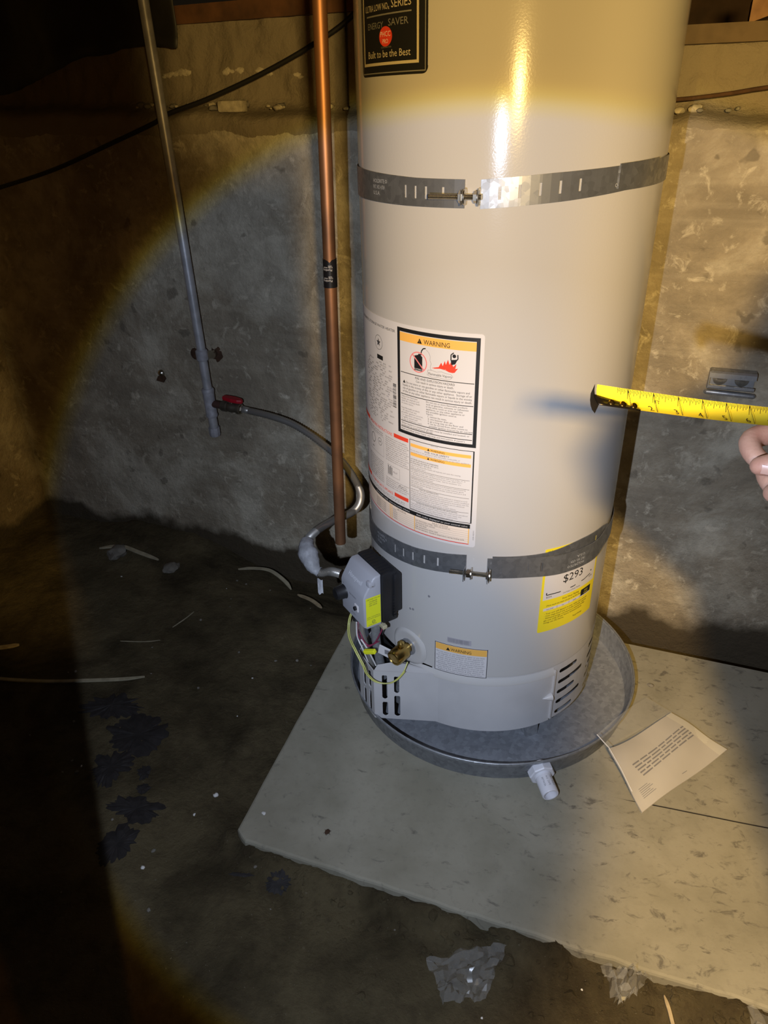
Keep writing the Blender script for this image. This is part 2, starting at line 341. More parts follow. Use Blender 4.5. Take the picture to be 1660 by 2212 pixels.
# text: flat outlines laid out in (u, v) metres
_tc = {}
def text_shape(s):
    if s in _tc: return _tc[s]
    cu = bpy.data.curves.new('t', 'FONT'); cu.body = s; cu.size = 1.0; cu.resolution_u = 2; cu.fill_mode = 'FRONT'
    ob = bpy.data.objects.new('t', cu); me = bpy.data.meshes.new_from_object(ob)
    vs_ = [(v.co.x, v.co.y) for v in me.vertices]; fs = [tuple(p.vertices) for p in me.polygons]
    bpy.data.objects.remove(ob); bpy.data.curves.remove(cu); bpy.data.meshes.remove(me)
    x0 = min(v[0] for v in vs_); x1 = max(v[0] for v in vs_)
    _tc[s] = ([(x - x0, y) for x, y in vs_], fs, x1 - x0); return _tc[s]
class Print:
    """flat print collected in label coordinates, mapped onto a surface by fn(u, v, lift)"""
    def __init__(s, fn): s.mb = MB(); s.fn = fn; s.q = 1 / 0.28 
    def text(s, t, u, v, size, width=None, align='L', rot=0, lift=0.0):
        vs_, fs, w = text_shape(t); k = size / 0.72
        kx = (width / w) if width else k * 0.92
        W_ = w * kx; off = {'L': 0, 'C': -W_ / 2, 'R': -W_}[align]; c, n = math.cos(rot), math.sin(rot); out = []
        for x, y in vs_:
            a, b = x * kx + off, y * k
            out.append(s.fn(u + a * c - b * n, v + a * n + b * c, lift))
        s.mb.add(out, fs); return s
    def rect(s, u0, u1, v0, v1, lift=0.0):
        n = max(1, int(abs(u1 - u0) / 0.006))
        s.mb.grid(n, 1, lambda a, b: s.fn(u0 + (u1 - u0) * a, v0 + (v1 - v0) * b, lift)); return s
    def frame(s, u0, u1, v0, v1, t, lift=0.0):
        s.rect(u0, u1, v0, v0 + t, lift); s.rect(u0, u1, v1 - t, v1, lift); s.rect(u0, u0 + t, v0 + t, v1 - t, lift); s.rect(u1 - t, u1, v0 + t, v1 - t, lift); return s
    def poly(s, pts, lift=0.0):
        s.mb.add([s.fn(u, v, lift) for u, v in pts], [tuple(range(len(pts)))]); return s
    def ring(s, u, v, r, t, lift=0.0, n=36, sy=1.0):
        s.mb.add([s.fn(u + (r - (t if k else 0)) * math.cos(6.28319 * i / n), v + sy * (r - (t if k else 0)) * math.sin(6.28319 * i / n), lift) for k in (0, 1) for i in range(n)],
                 [(i, (i + 1) % n, n + (i + 1) % n, n + i) for i in range(n)]); return s
    def disc(s, u, v, r, lift=0.0, n=28, sy=1.0):
        return s.poly([(u + r * math.cos(6.28319 * i / n), v + sy * r * math.sin(6.28319 * i / n)) for i in range(n)], lift)
    def stroke(s, pts, w, lift=0.0):
        for (a, b), (c, d) in zip(pts, pts[1:]):
            L = math.hypot(c - a, d - b) or 1e-9; nx, ny = -(d - b) / L * w / 2, (c - a) / L * w / 2
            s.mb.add([s.fn(a + nx, b + ny, lift), s.fn(c + nx, d + ny, lift), s.fn(c - nx, d - ny, lift), s.fn(a - nx, b - ny, lift)], [(0, 1, 2, 3)])
        return s
    def build(s, name, m, parent):
        mb = s.mb; root = list(range(len(mb.v)))
        def find(i):
            while root[i] != i: root[i] = root[root[i]]; i = root[i]
            return i
        for f in mb.f:
            for j in f[1:]: root[find(j)] = find(f[0])
        comp = {}
        for f in mb.f: comp.setdefault(find(f[0]), []).append(f)
        if not 1 < len(comp) <= 14:
            o = mb.build(name, m, parent, fix=False)
            if len(comp) > 14: o['kind'] = 'stuff'      # lines of lettering too small to pick apart
            return o
        for fs in comp.values():      # few large pieces: each a part of its own
            q = MB(); ids = sorted({i for f in fs for i in f}); mp = {i: k for k, i in enumerate(ids)}
            q.v = [mb.v[i] for i in ids]; q.f = [tuple(mp[i] for i in f) for f in fs]; o = q.build(name, m, parent, fix=False)
        return o
RT = 0.28
def on_tank(r):
    def fn(u, v, lift=0.0):
        a = u / RT; return Vector(((r + lift) * math.sin(a), -(r + lift) * math.cos(a), v))
    return fn
def label_sheet(name, m, parent, u0, u1, v0, v1, r, rad=0.006, th=0.0005):
    """a label stuck round the tank: rounded corners, real edge"""
    pts = []
    for cx, cy, a0 in ((u1 - rad, v1 - rad, 0), (u0 + rad, v1 - rad, 90), (u0 + rad, v0 + rad, 180), (u1 - rad, v0 + rad, 270)):
        for k in range(5): pts.append((cx + rad * math.cos(R_(a0 + k * 22.5)), cy + rad * math.sin(R_(a0 + k * 22.5))))
    fn = on_tank(r); mb = MB(); us = sorted({u0 + (u1 - u0) * i / 40 for i in range(41)} | {p[0] for p in pts})
    def lim(u):
        d = max(0, rad - min(u - u0, u1 - u)); e = rad - math.sqrt(max(0, rad * rad - d * d)); return v0 + e, v1 - e
    top = []; n = len(us)
    for u in us:
        a, b = lim(u); top += [fn(u, a), fn(u, b), fn(u, a, -th), fn(u, b, -th)]
    fs = []
    for i in range(n - 1):
        a, b = 4 * i, 4 * i + 4
        fs += [(a, b, b + 1, a + 1), (a + 2, a, a + 1, a + 3) if i == 0 else (a, a + 2, b + 2, b), (a + 1, b + 1, b + 3, a + 3)]
    mb.add(top, fs)
    return mb.build(name, m, parent, smooth=30, fix=False)

# ------------------------------------------------------------------ setting: dirt floor, foundation walls, ceiling
AW = R_(-12); WT = Vector((math.cos(AW), math.sin(AW), 0)); WN = Vector((-math.sin(AW), math.cos(AW), 0)); WP = Vector((0.43495, 0.27738, 0))
def wallp(s, d, z): return WP + WT * s + WN * d + Vector((0, 0, z))      # s along, d into the wall
def wall_dist(x, y): return (WP - Vector((x, y, 0))).dot(WN)
def wall_s(x, y): return (Vector((x, y, 0)) - WP).dot(WT)
S_CORNER = -2.198
SLAB = [(-0.487, -0.577), (-0.462, -0.603), (-0.42, -0.612), (-0.187, -0.656), (0.048, -0.702), (0.322, -0.754), (0.51, -0.787), (0.9, -0.862), (1.35, -0.95)]
def slab_front(x):
    for (a, b), (c, d) in zip(SLAB, SLAB[1:]):
        if a <= x <= c: return b + (d - b) * (x - a) / (c - a)
    return SLAB[0][1] if x < SLAB[0][0] else SLAB[-1][1]
def dirt_z(x, y):
    z = -0.045 + 0.016 * fbm(x * 2.2, y * 2.2, 3.0) + 0.007 * fbm(x * 9, y * 9, 1.0) + 0.003 * fbm(x * 30, y * 30, 5.0, 3)
    dw = wall_dist(x, y)
    m = 0.045 * math.exp(-((x + 1.20) / 0.25) ** 2) - 0.085 * sstep(-1.02, -0.60, x)
    k = 1 - sstep(0.0, 0.30 + 0.05 * fbm(x * 3, 7.7), dw)
    z += m * k
    inside_x = x > -0.52 + (y + 0.577) * 0.138
    if inside_x:
        f = slab_front(x); d = f - y
        if d > -0.02: z += 0.030 * (1 - sstep(0.0, 0.07 + 0.03 * fbm(x * 8, 1.0), d)) * (0.75 + 0.9 * fbm(x * 14, y * 14, 9.0))
        if y > f + 0.012: z = min(z, -0.030)
    return z
mb = MB().grid(330, 260, lambda a, b: (lambda x, y: Vector((x, y, dirt_z(x, y))))(-2.4 + 4.2 * a, -2.4 + 3.35 * b))
struct(mb.build('floor', 'dirt', smooth=180, fix=False))

PROF = [(0.0, -0.3 + 1.595 * i / 160) for i in range(161)] + [(0.006, 1.302), (0.02, 1.309), (0.05, 1.316), (0.075, 1.322), (0.09, 1.338)] + [(0.092, 1.353 + 0.012 * i) for i in range(16)] + [(0.16, 1.538), (0.5, 1.543)]
def wall_pt(a, b):
    s = -2.35 + 3.85 * a; i = b * (len(PROF) - 1); k = min(int(i), len(PROF) - 2); t = i - k
    d = PROF[k][0] * (1 - t) + PROF[k + 1][0] * t; z = PROF[k][1] * (1 - t) + PROF[k + 1][1] * t
    n = 0.0045 * fbm(s * 2.5, z * 2.5, 2.0) + 0.0018 * fbm(s * 18, z * 22, 6.0) + 0.0014 * fbm(s * 52, z * 60, 3.0, 2)
    n += 0.003 * math.exp(-((z - 1.025) / 0.006) ** 2) + 0.003 * math.exp(-((z - 0.665) / 0.006) ** 2)
    if z > 1.24:
        n += 0.014 * fbm(s * 9, z * 9, 4.0) * sstep(1.24, 1.30, z) + 0.006 * fbm(s * 34, z * 34, 1.0) * sstep(1.27, 1.31, z)
        z -= 0.024 * (s + 0.7) * sstep(1.24, 1.30, z)
        z += 0.012 * fbm(s * 6, 2.0, 8.0) * sstep(1.25, 1.30, z) * (1 - sstep(1.4, 1.5, z))
    if z < 0.05: n -= 0.012 * (1 - sstep(-0.05, 0.05, z)) * (0.6 + fbm(s * 5, 1.0))
    cap = 1.545 - 0.115 * sstep(-0.85, -0.70, s)
    return wallp(s, d + n, min(z, cap))
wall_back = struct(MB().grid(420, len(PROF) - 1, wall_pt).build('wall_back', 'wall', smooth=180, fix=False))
def lw_pt(a, b):
    q = 2.4 * a; z = -0.3 + 2.4 * b
    n = 0.006 * fbm(q * 3, z * 3, 12.0) + 0.002 * fbm(q * 14, z * 14, 2.0)
    return wallp(S_CORNER + n, -q + 0.05, z)
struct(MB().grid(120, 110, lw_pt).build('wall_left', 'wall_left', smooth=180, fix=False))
# wood sill pieces lying on the upper wall
def wall_beam(mb, s0, s1, d0, d1, z0, z1, dz=0.0):
    pts = [wallp(s, d, z + (dz if s == s1 else 0)) for s in (s0, s1) for d in (d0, d1) for z in (z0, z1)]
    return mb.add(pts, [(0, 1, 3, 2), (4, 6, 7, 5), (0, 4, 5, 1), (2, 3, 7, 6), (0, 2, 6, 4), (1, 5, 7, 3)])
struct(wall_beam(MB(), -1.45, -0.62, 0.07, 0.20, 1.525, 1.565, 0.004).build('trim_1', 'wood_red'))
struct(wall_beam(MB(), -0.45, 1.5, 0.05, 0.20, 1.428, 1.462).build('trim_2', simple('sill_wood', (0.13, 0.09, 0.05), 0.85, var=0.35, vscale=20, bump=0.4, bscale=60)))
ceil = struct(wall_beam(MB(), -2.2, 1.5, -2.6, 1.9, 2.10, 2.13).build('ceiling', 'wood_dark'))
for k in range(6):
    s = -2.0 + 0.6 * k
    wall_beam(MB(), s, s + 0.04, -2.6, 0.75, 1.90, 2.10).build('joist', 'wood_dark', ceil)
struct(wall_beam(MB(), -2.2, 1.5, 1.90, 1.94, 1.40, 2.10).build('trim_3', 'wood_dark'))
tag(wall_beam(MB(), 0.02, 0.058, 0.10, 0.19, 1.4625, 1.505, 0.012).build('wood_block', 'wood'), 'small wooden block on the sill at the top right', 'wood block')

# concrete pad, one slab with a straight crack cut in from the right
def jit(p, q, n, amp):
    out = []
    for i in range(n):
        t = i / n; a = p[0] + (q[0] - p[0]) * t; b = p[1] + (q[1] - p[1]) * t
        L = math.hypot(q[0] - p[0], q[1] - p[1]); k = amp * fbm(a * 22, b * 22, 3.3) if 0 < i else 0
        out.append((a - (q[1] - p[1]) / L * k, b + (q[0] - p[0]) / L * k))
    return out
def back_y(x): return 0.16 + (x - 0.41) * math.tan(AW) - 0.014
outline = []
for a, b in zip(SLAB, SLAB[1:]): outline += jit(a, b, max(2, int(40 * abs(b[0] - a[0]))), 0.004)
crack_a, crack_b = (0.30, -0.387), (1.36, -0.512)
outline += [(1.35, -0.95), (1.355, -0.5135)]
cr = []
for i in range(26):
    t = i / 25; cr.append((1.355 + (crack_a[0] - 1.355) * t, -0.5135 + (crack_a[1] + 0.5135) * t + 0.0022 * fbm(t * 30, 0.5)))
outline += cr[1:]
outline += [(x, y + 0.0050 * min(1, (25 - i) / 1.5)) for i, (x, y) in reversed(list(enumerate(cr)))][1:]
outline += [(1.36, back_y(1.36)), (0.7, back_y(0.7)), (0.0, back_y(0.0)), (-0.362, back_y(-0.362))]
outline += jit((-0.362, back_y(-0.362)), (-0.487, -0.577), 14, 0.002)[1:]
bm = bmesh.new()
f = bm.faces.new([bm.verts.new((x, y, 0.0)) for x, y in outline])
ex = bmesh.ops.extrude_face_region(bm, geom=[f])
for v in [g for g in ex['geom'] if isinstance(g, bmesh.types.BMVert)]: v.co.z = -0.052
bm.normal_update()
top_edges = [e for e in bm.edges if all(abs(v.co.z) < 1e-6 for v in e.verts) and (e.verts[0].co.x + e.verts[1].co.x) / 2 < 1.2 and (min(v.co.y for v in e.verts) < -0.545 or max(v.co.x for v in e.verts) < -0.36)]
bmesh.ops.bevel(bm, geom=top_edges, offset=0.006, segments=2, affect='EDGES', profile=0.5)
bmesh.ops.triangulate(bm, faces=[q for q in bm.faces if len(q.verts) > 4])
pad = MB().bm(bm).build('concrete_pad', 'slab')
mb = MB()
for i, (x, y) in enumerate(cr):
    k = 0.0055 * min(1, (25 - i) / 1.5); mb.v += [Vector((x, y - 0.0006, -0.0022)), Vector((x, y + k * 0.95, -0.0022))]
mb.f = [(2 * i, 2 * i + 1, 2 * i + 3, 2 * i + 2) for i in range(len(cr) - 1)]
mb.build('crack_soil', 'scrap', pad, fix=False)
tag(pad, 'grey concrete pad under the water heater with a crack and chipped edges', 'concrete pad')
#PART2

# ------------------------------------------------------------------ drain pan
PC = Vector((0.0257, -0.0223, 0))
pan = thing('drain_pan', 'round galvanised drain pan on the concrete pad around the heater base', 'drain pan', (PC.x, PC.y, 0.0))
MB().lathe([(0.0, 0.0006), (0.33, 0.0006), (0.350, 0.001), (0.3525, 0.004), (0.3625, 0.0605), (0.3645, 0.0625), (0.3662, 0.0605), (0.3650, 0.056), (0.3610, 0.0575), (0.3500, 0.0060), (0.346, 0.0032), (0.33, 0.0026), (0.0, 0.0026)], PC, seg=96).build('pan_body', 'pan', pan, smooth=40)
MB().tube([PC + Vector((0.3648 * math.cos(a), 0.3648 * math.sin(a), 0.0625)) for a in [2 * math.pi * k / 96 for k in range(97)]], 0.0026, seg=8, cap=False).build('rolled_rim', 'galv', pan, smooth=60)
# white drain adapter through the pan wall
fa = Vector((0.1459 - PC.x, -0.352 - PC.y, 0)).normalized(); fz = Vector((0, 0, 1))
fb = PC + fa * 0.352 + fz * 0.029
fit = MB().lathe([(0.0195, -0.006), (0.0195, 0.026), (0.0185, 0.027), (0.0185, 0.068), (0.0175, 0.070), (0.0148, 0.070), (0.0148, 0.02), (0.0, 0.02)], fb, fa + Vector((0, 0, -0.12)), seg=28).build('drain_adapter', 'pvc', pan, smooth=40)
nb = MB().lathe([(0.019, 0.004), (0.0285, 0.004), (0.0295, 0.006), (0.0295, 0.020), (0.0275, 0.0225), (0.019, 0.0225)], fb, fa + Vector((0, 0, -0.12)), seg=8).build('adapter_nut', 'pvc', fit, smooth=20)
pt = (fa + Vector((0, 0, -0.12))).normalized(); px_ = Vector((0, 0, 1)).cross(pt).normalized(); py_ = pt.cross(px_)
def on_fit(u, v, lift=0):
    a = u / 0.0187; return fb + pt * v + (px_ * math.sin(a) + py_ * math.cos(a)) * (0.0187 + lift)
p = Print(on_fit)
for k, s in enumerate(('ADAPTER', 'PVC 3/4', 'NSF 14')): p.text(s, -0.011 + 0.010 * k, 0.056, 0.004, width=0.022, rot=-math.pi / 2, lift=0.0003)
p.build('print', 'ink_grey', fit)

# ------------------------------------------------------------------ water heater
wh = thing('water_heater', 'tall beige gas water heater standing in the round drain pan', 'water heater', (0, 0, 0.0035))
MB().lathe([(0.2800, 0.214), (0.2803, 0.216), (0.2803, 0.218), (0.2803, 0.24), (0.2803, 1.70), (0.2803, 1.757), (0.2803, 1.76), (0.276, 1.772), (0.262, 1.780), (0.07, 1.79), (0.07, 1.83), (0.05, 1.83), (0.05, 1.79), (0.0, 1.79)], seg=128).build('jacket', 'paint', wh, smooth=35)
# skirt with louvre slots: real openings with rounded ends
SL = []
for c_ in range(4):
    for k, z in enumerate((0.190, 0.157, 0.126, 0.095, 0.064)):
        lng = k in (1, 3); u0 = 0.200 + c_ * 0.124
        SL.append((u0, u0 + (0.092 if lng else 0.062), z - 0.0052, z + 0.0052))
us = sorted({R_(-22) * RT, R_(282) * RT} | {q for s_ in SL for q in s_[:2]} | {R_(-22 + 304 * i / 90) * RT for i in range(91)})
zs = sorted({0.050, 0.2145} | {q for s_ in SL for q in s_[2:]})
mb = MB(); fk = on_tank(0.2802)
for u0, u1 in zip(us, us[1:]):
    if u1 - u0 < 1e-6: continue
    for z0, z1 in zip(zs, zs[1:]):
        uc, zc = (u0 + u1) / 2, (z0 + z1) / 2
        if any(a_ < uc < b_ and c_ < zc < d_ for a_, b_, c_, d_ in SL): continue
        mb.add([fk(u0, z0), fk(u1, z0), fk(u1, z1), fk(u0, z1)], [(0, 1, 2, 3)])
for (a_, b_, c_, d_) in SL:
    r = (d_ - c_) / 2; zc = (c_ + d_) / 2
    for cu, sg in ((a_ + r, -1), (b_ - r, 1)):
        for k in range(6):
            t0, t1 = R_(15 * k), R_(15 * k + 15)
            for vz in (-1, 1): mb.add([fk(cu + sg * r, zc + vz * r), fk(cu + sg * r * math.cos(t0), zc + vz * r * math.sin(t0)), fk(cu + sg * r * math.cos(t1), zc + vz * r * math.sin(t1))], [(0, 1, 2) if sg * vz > 0 else (0, 2, 1)])
sk = mb.build('base_skirt', 'paint_dull', wh, fix=False)
b_m = bmesh.new(); b_m.from_mesh(sk.data); bmesh.ops.remove_doubles(b_m, verts=b_m.verts[:], dist=1e-5); b_m.to_mesh(sk.data); b_m.free()
MB().lathe([(0.235, 0.006), (0.235, 0.205)], seg=64).build('burner_chamber', 'void', wh, smooth=60)  # drum coloured black for the shade behind the slots
for a in (30, 150, 270):
    q = Vector((0.255 * math.sin(R_(a)), -0.255 * math.cos(R_(a)), 0)); MB().box(q + Vector((0, 0, 0.0315)), (0.03, 0.03, 0.056), Matrix.Rotation(R_(a), 3, 'Z')).build('foot', 'galv', wh)
# access door, its overhanging lip and latch
def curved(u0, u1, z0, z1, r0, r1, n=40):
    mb = MB()
    for i in range(n + 1):
        u = u0 + (u1 - u0) * i / n
        for r, z in ((r1, z0), (r1, z1), (r0, z1), (r0, z0)): mb.v.append(on_tank(r)(u, z))
    for i in range(n):
        for k in range(4): mb.f.append((i * 4 + k, i * 4 + (k + 1) % 4, i * 4 + 4 + (k + 1) % 4, i * 4 + 4 + k))
    mb.f += [(0, 1, 2, 3), (n * 4 + 3, n * 4 + 2, n * 4 + 1, n * 4)]
    return mb
door = curved(-0.104, 0.180, 0.0515, 0.190, 0.279, 0.2832).build('access_door', 'paint_dull', wh, smooth=30)
curved(0.1795, 0.1835, 0.058, 0.205, 0.279, 0.2875, 3).build('door_edge', 'paint_dull', door, smooth=30)
MB().lathe([(0.0, -0.002), (0.010, 0.0), (0.0085, 0.006), (0.0, 0.024)], on_tank(0.286)(0.178, 0.129), on_tank(1.0)(0.0, 0.0) * 0 + (on_tank(1.0)(0.10, 0.129) - on_tank(1.0)(0.18, 0.129)), seg=20).build('latch', 'paint_dull', door, smooth=50)
mb = MB(); n = 60
for i in range(n + 1):
    u = -0.235 + 0.415 * i / n; z = 0.197 + 0.004 * math.cos((u - 0.0) * 6) + 0.004 * (u > 0) * u * 10 * 0.4 - 0.035 * sstep(-0.12, -0.24, u)
    for r, dz in ((0.2798, 0.010), (0.284, 0.004), (0.2875, -0.004), (0.2875, -0.0075), (0.2855, -0.0075), (0.2798, 0.002)): mb.v.append(on_tank(r)(u, z + dz))
for i in range(n):
    for k in range(6): mb.f.append((i * 6 + k, i * 6 + (k + 1) % 6, i * 6 + 6 + (k + 1) % 6, i * 6 + 6 + k))
mb.f += [tuple(range(6)), tuple(n * 6 + k for k in range(6))[::-1]]
mb.build('jacket_lip', 'paint', wh, smooth=50)

# slotted air box at the left of the door
BX = [Vector((-0.085, -0.2665, 0)), Vector((-0.238, -0.274, 0)), Vector((-0.283, -0.213, 0)), Vector((-0.262, -0.115, 0))]
def panel_with_slots(p0, p1, z0, z1, slots, th=0.002):
    L = (p1 - p0).length; d = (p1 - p0) / L; nrm = Vector((d.y, -d.x, 0))
    xs = sorted({0.0, L} | {x for s in slots for x in (s[0], s[1])}); zs = sorted({z0, z1} | {z for s in slots for z in (s[2], s[3])})
    mb = MB()
    def hole(x, z): return any(s[0] < x < s[1] and s[2] < z < s[3] for s in slots)
    def cell(x0, x1, a, b):
        mb.add([p0 + d * x - nrm * w_ + Vector((0, 0, z)) for w_ in (0, th) for x in (x0, x1) for z in (a, b)], [(0, 1, 3, 2), (4, 6, 7, 5), (0, 4, 5, 1), (2, 3, 7, 6), (0, 2, 6, 4), (1, 5, 7, 3)])
    for x0, x1 in zip(xs, xs[1:]):
        for a, b in zip(zs, zs[1:]):
            if not hole((x0 + x1) / 2, (a + b) / 2): cell(x0, x1, a, b)
    for (x0, x1, a, b) in slots:    # rounded slot ends
        r = (x1 - x0) / 2; cx = (x0 + x1) / 2
        for end, sg in ((a + r, -1), (b - r, 1)):
            for k in range(6):
                for side in (-1, 1):
                    t0, t1 = R_(15 * k), R_(15 * k + 15)
                    q = [(cx + side * r, end + sg * r), (cx + side * r * math.cos(t0), end + sg * r * math.sin(t0)), (cx + side * r * math.cos(t1), end + sg * r * math.sin(t1))]
                    mb.add([p0 + d * x + Vector((0, 0, z)) for x, z in q], [(0, 1, 2)])
    return mb
ab = panel_with_slots(BX[0], BX[1], 0.0535, 0.200, [(0.095, 0.107, 0.135, 0.186), (0.093, 0.107, 0.062, 0.127), (0.123, 0.135, 0.115, 0.188), (0.122, 0.135, 0.062, 0.106)]).build('air_box', 'paint_dull', wh, fix=False)
panel_with_slots(BX[1], BX[2], 0.0535, 0.200, [(0.014, 0.026, 0.135, 0.186), (0.014, 0.026, 0.062, 0.125), (0.042, 0.054, 0.12, 0.190), (0.042, 0.054, 0.062, 0.110)]).build('side_panel', 'paint_dull', ab, fix=False)
panel_with_slots(BX[2], BX[3], 0.0535, 0.200, []).build('side_panel', 'paint_dull', ab, fix=False)
fl = MB()
fl.add([Vector((-0.085, -0.2665, 0.200)), Vector((-0.238, -0.274, 0.200)), Vector((-0.232, -0.258, 0.2035)), Vector((-0.20, -0.247, 0.205)), Vector((-0.16, -0.246, 0.2035)), Vector((-0.11, -0.259, 0.2015))], [(0, 1, 2, 3, 4, 5)])
fl.build('top_flange', 'paint_dull', ab, fix=False)
# black patch painting the shade of the burner opening, and the parts inside it
MB().grid(10, 4, lambda a, b: on_tank(0.2818)(-0.335 + 0.165 * a, 0.06 + (0.235 - 0.07 * 0 - 0.0) * b * 0.62 + 0.0)).build('opening_shade', 'void', ab, fix=False)
MB().box((-0.175, -0.225, 0.09), (0.09, 0.03, 0.05), Matrix.Rotation(R_(-35), 3, 'Z')).build('filter_plate', 'galv', ab)
ig = MB().tube([(-0.196, -0.243, 0.196), (-0.176, -0.247, 0.190)], 0.0062, seg=12).build('igniter', 'paper', ab, smooth=40)
MB().tube([(-0.176, -0.247, 0.190), (-0.170, -0.2485, 0.1885)], 0.005, seg=10).build('igniter_cap', 'wood_dark', ig, smooth=40)
wt = MB().rbox((-0.215, -0.248, 0.236), (0.034, 0.003, 0.026), Matrix.Rotation(R_(-18), 3, 'Z') @ Matrix.Rotation(R_(12), 3, 'Y'), r=0.001).build('wire_tag', 'paper', ab)
MB().box((-0.210, -0.2515, 0.237), (0.012, 0.001, 0.012), Matrix.Rotation(R_(-18), 3, 'Z')).build('tag_print', 'ink_grey', wt)

# gas control valve
TH = R_(-50); gn = Vector((math.sin(TH), -math.cos(TH), 0)); gt = Vector((math.cos(TH), math.sin(TH), 0))
GM = Matrix((gt, gn, Vector((0, 0, 1)))).transposed()      # local x = width, y = outward, z = up
def G(x, y, z): return gt * x + gn * y + Vector((0, 0, z))
gv = thing if False else None
mb = MB(); prof = [(0.330, 0.318), (0.368, 0.318), (0.375, 0.325), (0.375, 0.402), (0.371, 0.412), (0.350, 0.446), (0.344, 0.450), (0.330, 0.450)]
bm = bmesh.new(); vs0 = [bm.verts.new((-0.052, y, z)) for y, z in prof]; f0 = bm.faces.new(vs0)
ex = bmesh.ops.extrude_face_region(bm, geom=[f0])
for v in [q for q in ex['geom'] if isinstance(q, bmesh.types.BMVert)]: v.co.x = 0.052
bmesh.ops.recalc_face_normals(bm, faces=bm.faces[:])
bmesh.ops.bevel(bm, geom=[e for e in bm.edges if abs(e.verts[0].co.x - e.verts[1].co.x) < 1e-6], offset=0.004, segments=3, affect='EDGES', profile=0.5)
gas = MB().bm(bm, (0, 0, 0), GM).build('gas_control', 'valve_grey', wh, smooth=40)
mb = MB().rbox(G(0.001, 0.311, 0.386), (0.112, 0.038, 0.132), GM, r=0.005)
for k in range(9): mb.box(G(-0.046 + 0.0115 * k, 0.312, 0.4525), (0.0085, 0.032, 0.003), GM)
for k in range(8): mb.box(G(0.0575, 0.300, 0.335 + 0.008 * k), (0.006, 0.008, 0.005), GM)
mb.rbox(G(0.02, 0.293, 0.395), (0.085, 0.02, 0.10), GM, r=0.004)
mb.build('valve_body', 'black_plastic', gas, smooth=30)
MB().lathe([(0.0, 0.024), (0.0125, 0.024), (0.0155, 0.021), (0.0165, 0.004), (0.018, 0.0), (0.0, 0.0)], G(-0.038, 0.3745, 0.372), gn, seg=20).build('knob', 'black_plastic', gas, smooth=35)
MB().rbox(G(0.019, 0.3755, 0.361), (0.016, 0.004, 0.017), GM, r=0.0015).build('window', 'paper', gas)
MB().lathe([(0.0, 0.006), (0.005, 0.005), (0.005, 0.0)], G(0.019, 0.377, 0.361), gn, seg=14).build('button', 'black_plastic', gas, smooth=40)
for x, y, z in ((0.0535, 0.361, 0.424),):
    MB().lathe([(0.0, 0.002), (0.0035, 0.002), (0.0035, -0.001)], G(0.050, 0.352, 0.430), gt * 0.6 + Vector((0, 0, 0.6)), seg=12).build('screw', 'zinc', gas, smooth=40)
MB().rbox(G(0.045, 0.352, 0.432), (0.016, 0.018, 0.016), GM, r=0.004).build('screw_boss', 'valve_grey', gas, smooth=40)
for x in (-0.046, -0.034, -0.022): MB().rbox(G(x, 0.350, 0.313), (0.008, 0.02, 0.012), GM, r=0.002).build('port', 'valve_grey', gas)
sn = (gn * 0.034 + Vector((0, 0, 0.021))).normalized(); sv = (Vector((0, 0, 0.034)) - gn * 0.021).normalized()
def on_slope(u, v, lift=0): return G(0, 0.371, 0.412) + gt * u + sv * v + sn * (0.0006 + lift)
Print(on_slope).text('Honeywell', -0.030, 0.010, 0.0105, width=0.056).build('raised_lettering', simple('grey_lettering', (0.66, 0.66, 0.70), 0.4), gas)
def on_front(u, v, lift=0): return G(u, 0.3756 + lift, v)
p = Print(on_front).text('ELECTRONIC', -0.012, 0.382, 0.0042, width=0.030).text('OFF', -0.044, 0.394, 0.0035).text('PUSH', -0.005, 0.335, 0.004, width=0.018)
p.build('front_print', 'ink_grey', gas)
def on_side(u, v, lift=0): return G(0.0522 + lift, 0.374 - u, v)
MB().grid(1, 1, lambda a, b: on_side(0.004 + 0.037 * a, 0.326 + 0.076 * b, 0.0002)).build('sticker', 'valve_yellow', gas, fix=False)
p = Print(on_side)
p.text('CERTIFIED FOR USE', 0.006, 0.396, 0.0028, width=0.033, lift=0.0006)
for k, s in enumerate(('WV8840B', 'NAT 5.0 IN', '24V 60HZ')): p.text(s, 0.012, 0.390 - 0.0052 * k, 0.0032, width=0.020, lift=0.0006)
for k, s in enumerate(('GAS CONTROL', 'DO NOT SERVICE')): p.text(s, 0.006, 0.349 - 0.0045 * k, 0.0026, width=0.033, lift=0.0006)
p.ring(0.022, 0.336, 0.0042, 0.001, lift=0.0006).text('SP', 0.0200, 0.3345, 0.003, lift=0.0006)
p.text('ASSEMBLED', 0.008, 0.3285, 0.0022, width=0.022, lift=0.0006)
p.build('sticker_print', 'ink', gas)
